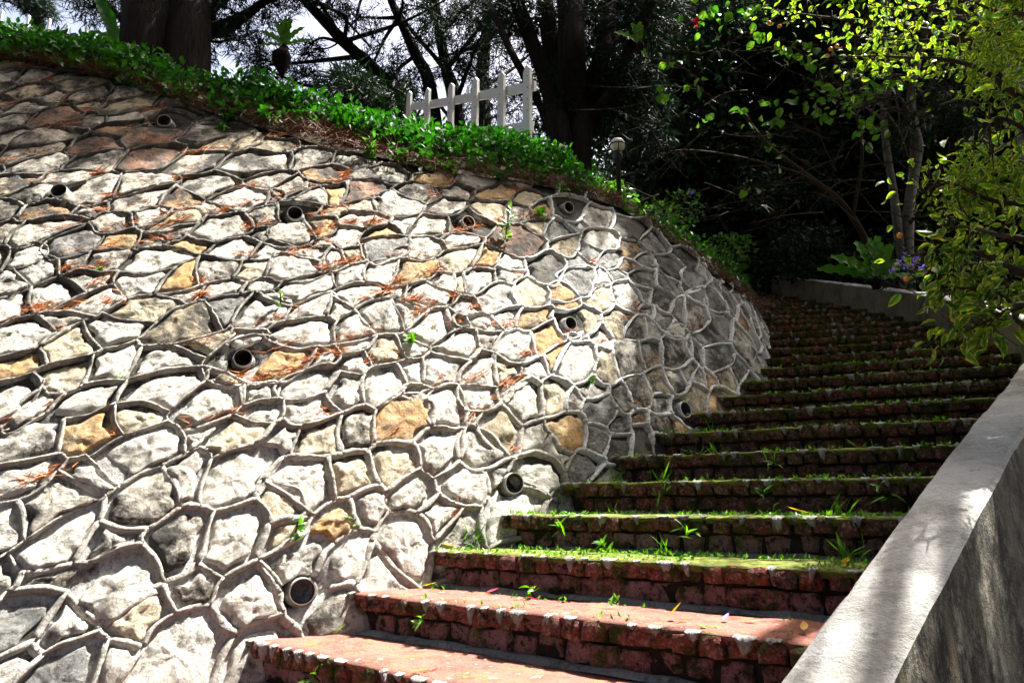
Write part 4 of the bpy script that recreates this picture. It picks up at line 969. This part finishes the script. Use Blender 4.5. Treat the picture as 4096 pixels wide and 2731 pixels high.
cl = [(A(u, v, 8.7 + .8 * rng.random()), r, n) for u, v, r, n in [(1200, 30, .4, 190), (1250, 120, .35, 160), (1340, 60, .45, 260), (1390, 30, .45, 260), (1440, 60, .45, 260), (1250, 300, .25, 110), (1230, 200, .25, 90), (1370, 250, .3, 170), (1370, 285, .2, 80), (1360, 150, .35, 190), (1300, 180, .3, 140), (1450, 180, .4, 230), (1425, 225, .25, 120), (1500, 30, .5, 280), (1390, 200, .3, 160), (1290, 250, .25, 100), (1160, 40, .35, 150), (1490, 230, .35, 200), (1500, 320, .3, 150)]] + [(A(1320, -150, 8.9) + np.array([1.6 + 1.4 * rng.normal(), .8 + 1.0 * rng.normal(), 1.8 * rng.random()]), .85, 330) for e in range(18)]
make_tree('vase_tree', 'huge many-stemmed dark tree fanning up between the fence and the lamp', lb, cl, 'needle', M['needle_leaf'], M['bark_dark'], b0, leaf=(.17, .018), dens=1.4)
# dark broadleaf wood beyond the steps
WOOD = [(1560, 620, 13, 3.2), (1700, 620, 15, 3.6), (1850, 610, 13, 3.4), (2000, 600, 15, 3.6), (2130, 620, 13, 3.2), (2280, 620, 12, 3.4), (2420, 640, 11, 3.2), (1620, 560, 19, 4.2), (1800, 560, 20, 4.2), (1960, 560, 20, 4.2), (2140, 560, 19, 4.2), (2330, 560, 17, 4.0), (1480, 540, 22, 4.2), (2520, 600, 15, 4.0), (1380, 520, 25, 4.0), (2480, 640, 20, 4.5)]
WL = ['in the gap above the top of the steps', 'straight above the end of the parapet', 'behind the pale slim trunks', 'behind the large nest fern', 'right of the pale slim trunks', 'behind the variegated branch tips', 'at the right edge behind the variegated shrub', 'far back above the stair head', 'far back, middle of the wood', 'far back behind the slim trunks', 'far back, right half of the wood', 'far back at the right edge', 'far back behind the globe lamp', 'just outside the right edge of the wood', 'farthest left, seen under the vase-shaped tree', 'farthest right, deep in the shade']
for i, (u, v, Y, R_) in enumerate(WOOD):
    f0 = A(u, v, Y); b0 = f0.copy(); b0[2] = 3.3; hgt = 7.5 + 3 * rng.random()
    tp = b0 + np.array([.5 * rng.normal(), .5 * rng.normal(), hgt]); lb = [([b0, (b0 + tp) / 2 + rng.normal(size=3) * .25, tp], .2 + .06 * rng.random(), .06)]
    for q in range(8):
        s_ = b0 + (tp - b0) * (.18 + .7 * rng.random()); d = rdir(1, .2)[0]; lb.append(([s_, s_ + d * R_ * .4 + np.array([0, 0, .2]), s_ + d * R_ * .85], .07, .015))
    cl = []
    for e in range(34):
        d = rdir(1)[0]; c_ = b0 + np.array([0, 0, hgt * .55]) + d * np.array([R_ * .85, R_ * .7, hgt * .55]) * np.cbrt(rng.uniform(.1, 1)); cl.append((c_, .75 + .4 * rng.random(), 330 if i != 0 and i != 12 and i != 14 else 190))
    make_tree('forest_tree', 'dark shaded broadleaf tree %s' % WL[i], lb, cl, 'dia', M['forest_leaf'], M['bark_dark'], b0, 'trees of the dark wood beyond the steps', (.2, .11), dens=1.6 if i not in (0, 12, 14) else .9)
# low dark shrubs beyond the parapet and by the stair head
SH = [(1410, 455, 7.5, .34, 420, 'bright_leaf', 'leafy sunlit shrub under the globe lamp'), (1470, 545, 10.5, .6, 520, 'forest_leaf', 'dark leafy shrub at the crest of the wall below the lamp'), (1560, 560, 10.5, .7, 800, 'bright_leaf', 'shrub with light leaves right of the wall crest'), (1650, 560, 13, .9, 800, 'forest_leaf', 'shrub filling the gap above the highest steps'), (1780, 560, 11, .7, 800, 'forest_leaf', 'shrub with small pale leaflets left of the nest fern'), (1850, 590, 10.2, .5, 500, 'forest_leaf', 'low shrub touching the parapet top near its far end'), (1930, 560, 10.5, .7, 700, 'forest_leaf', 'dark shrub behind the nest fern'), (2130, 610, 8.6, .5, 420, 'forest_leaf', 'dark shrub between the slim trunks and the variegated branches'), (1370, 440, 9.6, .35, 260, 'cover_leaf', 'leafy plant at the foot of the vase-shaped tree'), (2250, 660, 7.4, .5, 380, 'forest_leaf', 'dark shrub behind the hanging variegated leaves')]
for (u, v, Y, r, n, mt, lab) in SH:
    c0 = A(u, v, Y); b0 = c0 - np.array([0, 0, r * 1.1]); cl = [(c0 + rng.normal(size=3) * r * .55, r * .6, n // 4) for e in range(7)]
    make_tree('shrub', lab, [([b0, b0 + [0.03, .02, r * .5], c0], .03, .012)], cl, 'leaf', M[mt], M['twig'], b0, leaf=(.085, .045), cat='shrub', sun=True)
# dark pandan-like bush left of the fence
for (u, v, Y, r, lab) in [(890, 250, 9.4, .4, 'dark strap-leaved bush behind the hedge left of the fence'), (830, 225, 8.8, .35, 'dark bush behind the hedge under the leaning conifer')]:
    c0 = A(u, v, Y); b0 = c0 - np.array([0, 0, .5]); make_tree('shrub', lab, [([b0, c0], .04, .02)], [(c0 + rng.normal(size=3) * r * .5, r * .7, 150) for e in range(8)], 'leaf', M['forest_leaf'], M['twig'], b0, leaf=(.2, .022), cat='shrub')
# slim pale trunks right of the stair head
for lab, path, r0 in [('left of two slim pale lichen-spotted trunks beyond the parapet', [(2075, 600), (2062, 520), (2050, 430), (2035, 330), (2030, 250), (2045, 170), (2020, 60)], .062), ('right, thicker of two slim pale trunks beyond the parapet', [(2078, 610), (2085, 520), (2100, 400), (2108, 330), (2096, 270), (2095, 200), (2130, 60)], .075)]:
    Y = 8.4; pts = [A(u, v, Y) for u, v in path]; pts[0][2] -= .6; b0 = pts[0]; lb = [(pts, r0, r0 * .55)]
    for q in range(9):
        s_ = pts[rng.integers(3, len(pts))]; d = rdir(1)[0]; d[1] *= .4; L = .5 + .8 * rng.random(); lb.append(([s_, s_ + d * L * .5 + rng.normal(size=3) * .08, s_ + d * L + rng.normal(size=3) * .1], .018, .004))
    cl = [(A(u + 20 * rng.normal(), v, Y - .3), .3, 20) for u, v in ((2000, 210), (2080, 180), (1960, 240), (2140, 250), (2120, 300), (1900, 190))] + [(pts[-1] + rng.normal(size=3) * .9 + np.array([0, 0, 1.0]), .7, 200) for e in range(6)]
    make_tree('slim_tree', lab, lb, cl, 'leaf', M['forest_leaf'], M['bark_pale'], b0, 'pair of slim pale trees', (.09, .055))
# feathery conifer bush right
c0 = A(2180, 270, 8.8); b0 = c0 - np.array([0, 0, 1.6])
make_tree('conifer_tree', 'feathery mid-green conifer behind the variegated shrub at right', [([b0, c0, c0 + [0, 0, 1.2]], .06, .02)], [(A(2180 + 50 * rng.normal(), 265 + 60 * rng.normal(), 8.8), .33, 380) for e in range(9)], 'needle', M['forest_leaf'], M['bark_dark'], b0, leaf=(.08, .012))
# twiggy arching tree in front of the wood with a few round leaves
b0 = A(1940, 640, 7.6) - np.array([0, 0, .5]); b0 = A(2060, 640, 8.6) - np.array([0, 0, .6]); lb = [([b0, A(1960, 500, 8.4), A(1850, 400, 8.1), A(1760, 330, 7.6), A(1700, 250, 7.2)], .05, .02), ([A(1960, 500, 8.4), A(1980, 330, 7.8), A(1930, 200, 7.2), A(1800, 90, 6.8)], .022, .012), ([A(1850, 400, 8.1), A(1700, 360, 7.4), A(1560, 345, 6.9), A(1480, 380, 6.9)], .016, .006)]
for q in range(120):
    u, v = rng.uniform(1470, 2120), rng.uniform(20, 520); Y = 6.6 + 1.2 * rng.random(); s_ = A(u, v, Y); an = rng.normal() * .45 + (math.pi if rng.random() < .6 else 0); L = .35 + .8 * rng.random()
    d = np.array([math.cos(an), .3 * rng.normal(), math.sin(an) * .8]); lb.append(([s_, s_ + d * L * .5 + np.array([0, 0, .10 * rng.normal()]) , s_ + d * L + np.array([0, 0, -.15 * rng.random()])], .006 + .004 * rng.random(), .0025))
cl = [(A(u, v, 6.9), r, n) for u, v, r, n in [(1520, 205, .12, 4), (1600, 190, .12, 4), (1540, 130, .12, 4), (1640, 60, .2, 12), (1750, 75, .15, 7), (1790, 115, .15, 7), (1720, 265, .16, 8), (1760, 290, .1, 4), (1620, 275, .1, 4), (1730, 440, .08, 3), (1780, 255, .2, 12), (1700, 20, .2, 12), (1600, 20, .2, 11), (1930, 240, .25, 27), (1990, 200, .25, 24), (1870, 225, .2, 16), (1780, 360, .15, 6), (1850, 130, .2, 11), (2000, 300, .2, 16), (1950, 150, .2, 14)]]
make_tree('twiggy_tree', 'bare-looking tree of thin arching twigs with scattered round leaves in front of the wood', lb, cl, 'leaf', M['bright_leaf'], M['twig'], b0, leaf=(.1, .085), twigs=False)

# ------------------------------------------------------------------ shade trees standing outside the picture: their crowns throw the shade on the steps
for u in range(1700, 2360, 12):                             # the shrub's upper sprays stay in the sun
    for v in range(0, 220, 12):
        if v < 60 + (u - 1700) * .3: EXTRA |= cells(A(u, v, 3.75)[None]) | cells(A(u, v, 3.4)[None])
for u in range(2090, 2340, 10):
    for v in range(585, 650, 10): EXTRA |= cells(A(u, v, 2.75)[None])
for u in range(2100, 2340, 10):
    for v in range(330, 450, 10): EXTRA |= cells(A(u, v, 2.85)[None])
def shade_tree(label, base, pts, hz, n_leaf, jitter, rad=.42, leaf=(.13, .07), rise=0.0):
    base = np.asarray(base, float); c_ = []
    for p in pts:
        z = hz + rng.uniform(-.5, .9); c_.append(p + SUN * (z - p[2]) / SUN[2])
    c_ = np.array(c_); sel = []
    for q in c_:
        if all(np.linalg.norm(q - s_) > jitter for s_ in sel): sel.append(q)
    sel = np.array(sel); hub = sel.mean(0) + np.array([.5, .2, -1.2])
    lb = [([base, base * .5 + hub * .5 + np.array([.3, 0, rise]), hub], .24, .12)]
    far = sel[np.argsort(-np.linalg.norm(sel - hub, axis=1))][:14]
    for q in far: lb.append(([hub, (hub + q) / 2 + np.array([0, 0, .35]), q], .08, .02))
    return make_tree('shade_tree', label, lb, [(q, rad, n_leaf) for q in sel], 'leaf', M['bright_leaf'], M['bark_grey'], base, leaf=leaf, extra=True, twigs=rad > .2)
near_pts = SHADE_PTS[SHADE_PTS[:, 2] < 1.2]; far_pts = SHADE_PTS[SHADE_PTS[:, 2] >= 1.2]
shade_tree('spreading tree outside the right edge whose crown hangs over the lower steps', (7.2, 4.6, -.2), rng.permutation(near_pts)[:2600], 7.0, 50, .34)
shade_tree('spreading tree right of the wood whose crown hangs over the upper steps', (9.6, 9.5, 2.0), rng.permutation(far_pts)[:3400], 9.0, 62, .33)

shade_tree('tree left of the picture whose long bough shades the upper left of the wall', (-12.5, 8.6, 3.2), rng.permutation(TOP_PTS)[:900], 8.6, 14, .05, .09, (.09, .05), 3.0)

# ------------------------------------------------------------------ variegated shrub, right foreground
sb = np.array([3.1, 2.35, -.7]); vs = thing('variegated_shrub', 'large arching shrub with yellow-edged green leaves overhanging the parapet at right', 'shrub', sb)
BR = []
def br(*q, r=.012): BR.append((np.array([A(u, v, Y) for u, v, Y in q]), r))
br((2420, 330, 3.3), (2250, 120, 3.5), (2080, 60, 3.7), (1900, 40, 3.9), (1760, 20, 4.0), r=.02)
br((2420, 260, 3.2), (2230, 150, 3.3), (2050, 130, 3.5), (1930, 130, 3.6), r=.014)
br((2420, 120, 3.2), (2200, 40, 3.4), (2000, -20, 3.7), (1800, -40, 3.9), r=.016)
br((2430, 470, 2.9), (2300, 410, 2.9), (2200, 400, 2.9), (2115, 420, 2.9), r=.010)
br((2420, 480, 2.7), (2280, 460, 2.7), (2180, 420, 2.8), (2120, 440, 2.9), r=.010)
br((2420, 640, 2.5), (2280, 590, 2.6), (2180, 570, 2.7), (2085, 590, 2.8), r=.014)
br((2420, 700, 2.6), (2290, 640, 2.7), (2190, 620, 2.8), (2100, 610, 2.9), r=.012)
br((2420, 560, 2.4), (2300, 540, 2.4), (2200, 520, 2.6), (2130, 560, 2.7), r=.010)
br((2420, 760, 2.4), (2320, 690, 2.5), (2250, 660, 2.6), (2110, 675, 2.7), r=.007)
br((2420, 700, 2.3), (2330, 710, 2.4), (2260, 740, 2.5), (2190, 775, 2.6), r=.008)
br((2440, 350, 2.2), (2360, 300, 2.2), (2290, 270, 2.2), (2250, 330, 2.2), r=.010)
br((2420, 60, 2.7), (2300, 30, 2.8), (2200, -10, 2.9), r=.010)
br((2420, 60, 3.4), (2230, 90, 3.6), (2060, 90, 3.8), (1950, 80, 3.9), r=.010)
br((2420, 0, 3.0), (2260, -10, 3.1), (2100, 20, 3.3), (1990, 10, 3.5), r=.010)
tb = Buf(); cand = []
hub = np.array([3.3, 2.9, .9])
limb(tb, [sb, np.array([3.25, 2.7, .2]), hub, np.array([3.1, 3.1, 2.0])], .07, .05); 
for q, r in BR:
    limb(tb, [hub + np.array([0, 0, (q[0][2] - hub[2]) * .6]), q[0]] + list(q[1:]), r * 1.6, .0025, 6, 8, 0)
    cv = bez(q, 14)[4:]; tg = unit(np.gradient(cv, axis=0))
    for p, t_ in zip(cv, tg):
        for rep in range(24 if q[0][2] > 1.2 and q[0][1] > 2.6 else 3):
            L = (.036 if q[0][2] < 1.2 else .028) + .03 * rng.random(); pos_ = p + rng.normal(size=3) * (np.array([.08, .11, .07]) if q[0][2] > 1.2 else np.array([.06, .08, .045])); D = unit(t_ * .5 + rdir(1)[0] * .9 + np.array([0, 0, -.45])); cand.append((pos_, D, unit(rdir(1, .9)[0]), L, L * (.46 + .1 * rng.random())))
        sd_ = p + rng.normal(size=3) * .05; limb(tb, [p, (p + sd_) / 2, sd_], .003, .0015, 4, 3, 0)
big = [((2252, 290), 2.05, .13), ((2232, 275), 2.1, .10), ((2275, 310), 2.1, .13), ((2290, 270), 2.05, .09), ((2265, 215), 2.0, .085), ((2235, 300), 2.3, .08), ((2300, 330), 2.2, .09), ((2200, 230), 2.4, .08), ((2320, 360), 2.2, .08), ((2240, 205), 2.5, .06)]
for (uv, Y, L) in [(q[0], q[1], q[2] * .85) for q in big[::2]]: cand.append((A(*uv, Y), unit(np.array([.25 * rng.normal(), .15 * rng.normal(), -1])), unit(np.array([.3 * rng.normal(), -1, .25])), L, L * .5))
for j, u in enumerate(np.linspace(2118, 2330, 11)): cand.append((A(u, 668 + (u - 2118) * -.05 + 4, 2.68), unit(np.array([.2 * rng.normal(), 0, -1])), unit(np.array([.4 * rng.normal(), -1, .2])), .075, .033))
b = Buf(); nleaf = len(cand); Pc = np.array([c[0] for c in cand]); ks_ = keep_sun(Pc); cand = [c for c, k_ in zip(cand, ks_) if k_ or rng.random() < .15]; Pc = np.array([c[0] for c in cand])
u_, v_, d_ = proj(Pc); size = np.array([c[3] for c in cand]) / np.maximum(d_, .3) * ((u_ > -5) & (u_ < 1030) & (v_ > -8) & (v_ < 690) & (d_ > 0)); order = np.argsort(-size)
variants = []
for q in range(6):
    bl = Buf(); leaves(bl, np.zeros((1, 3)), np.array([[0, 1, 0]]), np.array([[0, 0, 1]]), 1.0, 1.0, 'leaf', .15 + .08 * q, np.array([q / 5.])); variants.append(bl.mesh('leaf', M['vari_leaf']))
for j in order[:290]:
    p, D, Nn, L, W = cand[j]; S = unit(np.cross(D, Nn)); Nn = np.cross(S, D); m_ = Matrix((( S[0] * W, D[0] * L, Nn[0] * L, p[0] - sb[0]), (S[1] * W, D[1] * L, Nn[1] * L, p[1] - sb[1]), (S[2] * W, D[2] * L, Nn[2] * L, p[2] - sb[2]), (0, 0, 0, 1)))
    o = link('leaf', variants[int(rng.integers(6))], vs); o.matrix_local = m_
oth = [cand[j] for j in order[290:]]
leaves(b, [c[0] for c in oth], [c[1] for c in oth], [c[2] for c in oth], [c[3] for c in oth], [c[4] for c in oth], 'leaf', .3)
P = puff(np.array([3.3, 2.2, 1.9]), 2600, 1.25, 1.0); P = P[keep_sun(P)]; uu, vv_, dd_ = proj(P); P = P[(uu > 1080) | (dd_ < .2)]; n = len(P); leaves(b, P, rdir(n), rdir(n, .8), .075, .036, 'leaf', .3)
link('foliage', b.mesh('foliage', M['vari_leaf'], False, sb), vs, kind='stuff'); link('branches', tb.mesh('branches', M['twig'], True, sb), vs)
# stout grey trunk in the upper right corner
b0 = A(2370, 420, 4.4) - np.array([0, 0, 2.4])
make_tree('grey_tree', 'stout pale grey trunk slanting through the leaves in the upper right corner', [([b0, A(2365, 330, 4.5), A(2330, 190, 4.7), A(2290, 90, 4.9), A(2230, -60, 5.1)], .075, .055)], [(A(2200, -160, 5.1) + rng.normal(size=3) * .6, .5, 130) for e in range(6)], 'leaf', M['bright_leaf'], M['bark_pale'], b0, leaf=(.09, .05))
# violet flowers and orange berries on the shrub
for i, (u, v) in enumerate([(2068, 598), (2082, 606), (2078, 588), (2052, 618), (2092, 602), (2120, 612), (2108, 596)]):
    p = A(u, v, 2.85); b = Buf(); n = 9; leaves(b, rng.normal(size=(n, 3)) * .008, rdir(n), rdir(n), .016, .013, 'dia', .1)
    link('flower', b.mesh('flower', M['petal_violet'], False, (0, 0, 0)), vs, loc=p - sb)
for (u, v) in [(1922, 106), (1908, 112), (1900, 128), (2066, 540), (2030, 115), (2082, 640), (1766, 52), (1790, 60)]:
    p = A(u, v, 3.5 if v < 200 else 2.85); b = Buf(); tube(b, np.array([[0, 0, -.012], [0, 0, -.006], [0, 0, .006], [0, 0, .012]]), [.003, .011, .011, .003], 8); link('berry', b.mesh('berry', M['berry'], True), vs, loc=p - sb)

# ------------------------------------------------------------------ ferns
def nest_fern(label, p, fr, L, W, mat='fern_leaf'):
    p = np.asarray(p, float); r = thing('nest_fern', label, 'fern', p)
    for (az, el, sc) in fr:
        n = 16; t = np.linspace(0, 1, n); d = np.array([math.sin(az), -.35 * math.cos(az * 2) * .6, 0]); L_ = L * sc
        cur = np.array([d * (math.cos(el) * tt * L_ + .25 * L_ * tt * tt) + np.array([0, 0, math.sin(el) * tt * L_ - .22 * L_ * tt * tt]) for tt in t])
        side = unit(np.cross(unit(np.gradient(cur, axis=0)), np.array([.15, -1, .25]))); wv = W * sc * np.sin(np.pi * np.clip(t * .93 + .04, 0, 1)) ** .6 * (1 + .14 * np.sin(t * 26 + az * 7)) + .004
        ruf = np.cross(side, unit(np.gradient(cur, axis=0))) * (.18 * wv * np.sin(t * 30 + az))[:, None]
        nn = np.cross(side, unit(np.gradient(cur, axis=0)))
        V = np.stack([cur - side * wv[:, None] / 2 + ruf + nn * wv[:, None] * .15, cur, cur + side * wv[:, None] / 2 - ruf + nn * wv[:, None] * .15], 1).reshape(-1, 3)
        F = [[i * 3 + a, i * 3 + a + 1, i * 3 + 4 + a, i * 3 + 3 + a] for i in range(n - 1) for a in (0, 1)]
        link('frond', mesh('frond', V, F, M[mat], True, np.full(len(V), rng.random()), np.zeros(len(V))), r)
    b = Buf(); tube(b, [[0, 0, -.12], [0, 0, -.04], [0, 0, .03]], [.05, .07, .03], 8, True, .3); link('crown_base', b.mesh('crown_base', M['bark_dark'], True), r)
nest_fern('large birds-nest fern with upright wavy fronds behind the far parapet', A(2010, 640, 8.0), [(-.9, .75, 1), (-.5, 1.1, 1.05), (-.15, 1.3, 1.05), (.15, 1.3, 1.1), (.5, 1.05, 1), (.9, .7, .9), (-1.2, .5, .95), (1.3, .45, .8), (.05, 1.0, .8)], .62, .15)
nest_fern('small birds-nest fern lit by the sun at the head of the steps', A(1665, 642, 11.6), [(-.7, .8, 1), (-.2, 1.3, 1.2), (.3, 1.2, 1.1), (.8, .7, 1), (1.2, .4, .8), (-1.2, .4, .8)], .6, .15)
nest_fern('birds-nest fern perched on a conifer branch against the sky', A(652, 105, 9.2), [(-1.1, .9, 1), (-.6, 1.3, 1), (0, 1.45, 1.1), (.4, 1.35, 1.1), (.8, 1.0, 1), (1.2, .6, .8), (-1.3, .4, .7)], .5, .085)
b = Buf(); bp = A(652, 112, 9.2); tube(b, bez([bp + [0, 0, .02], bp + [0, 0, -.25], bp + [.02, 0, -.5]], 6), list(np.interp(np.linspace(0, 1, 12), [0, .3, .6, 1], [.03, .12, .1, .015])), 9, True, .5)
link('fern_root_ball', b.mesh('fern_root_ball', M['bark_dark'], True, bp), None, 'dark shaggy root ball of the fern perched among the conifer branches', 'root ball', None, None, tuple(bp))
nest_fern('huge curved fern leaf in front of the twin conifer at top left', A(268, 108, 7.6), [(-.62, 1.2, 1.0), (-1.3, .5, .62), (-1.0, .85, .5)], .95, .15, 'cover_leaf')
nest_fern('birds-nest fern with brown fronds in the fork of the vase-shaped tree', A(1468, 100, 8.4), [(-1.0, .8, 1), (-.4, 1.2, 1), (.1, 1.35, 1), (.3, -.8, .8)], .4, .1)
nest_fern('small fern on the grey-barked trunk behind the fence', A(1118, 130, 11.6), [(-.9, .9, 1), (-.3, 1.3, 1), (.3, 1.2, .9)], .35, .08)
# ------------------------------------------------------------------ globe lamp
lp = A(1418, 333, 7.2); lb0 = lp - np.array([0, 0, 1.7]); lamp = thing('globe_lamp', 'unlit white globe lamp with dark ring on a black post above the wall', 'lamp', lb0)
b = Buf(); th_ = np.linspace(-math.pi / 2, math.pi / 2, 15); tube(b, np.array([[0, 0, 1.7 + .086 * math.sin(a)] for a in th_]), [max(.086 * math.cos(a), .002) for a in th_], 24); link('globe', b.mesh('globe', M['globe'], True), lamp)
b = Buf(); tube(b, [[0, 0, 1.69], [0, 0, 1.705]], [.089, .089], 24); an = np.linspace(0, 2 * math.pi, 5)[:-1]
for a in an: tube(b, np.array([[.089 * math.cos(a) * math.cos(e), .089 * math.sin(a) * math.cos(e), 1.7 + .089 * math.sin(e)] for e in np.linspace(-1.25, 0, 8)]), .005, 5)
link('globe_cage', b.mesh('globe_cage', M['iron']), lamp)
b = Buf(); tube(b, [[0, 0, -.6], [0, 0, 1.5], [0, 0, 1.51], [0, 0, 1.57], [0, 0, 1.62]], [.026, .026, .04, .06, .05], 12); link('post', b.mesh('post', M['iron'], True), lamp)
# ------------------------------------------------------------------ single blooms and the hanging dead leaf
for lab, (u, v), Y, mt in [('pink bloom hanging among the dark twigs right of the vase-shaped tree', (1603, 47), 6.8, 'petal_red'), ('red bloom in the shrub under the globe lamp', (1393, 433), 9.3, 'petal_red'), ('small violet bloom in the dark shrub right of the wall crest', (1590, 650 - 210), 10.8, 'petal_violet')]:
    b = Buf(); leaves(b, rng.normal(size=(7, 3)) * .012, rdir(7, -.2), rdir(7), .075, .05, 'leaf', .3); link('bloom', b.mesh('bloom', M[mt]), None, lab, 'flower', None, None, tuple(A(u, v, Y)))
b = Buf(); leaves(b, np.zeros((2, 3)), np.array([[1, 0, .12], [.9, .2, -.1]]), np.array([[0, -.6, .8], [0, -.8, .4]]), .19, .07, 'leaf', .5)
link('dead_leaf', b.mesh('dead_leaf', M['globe']), None, 'pale curled dead leaf hanging in front of the dark wood', 'leaf', None, None, tuple(A(1745, 473, 7.6)))
print('triangles', sum(len(o.data.polygons) for o in bpy.data.objects if o.type == 'MESH'))
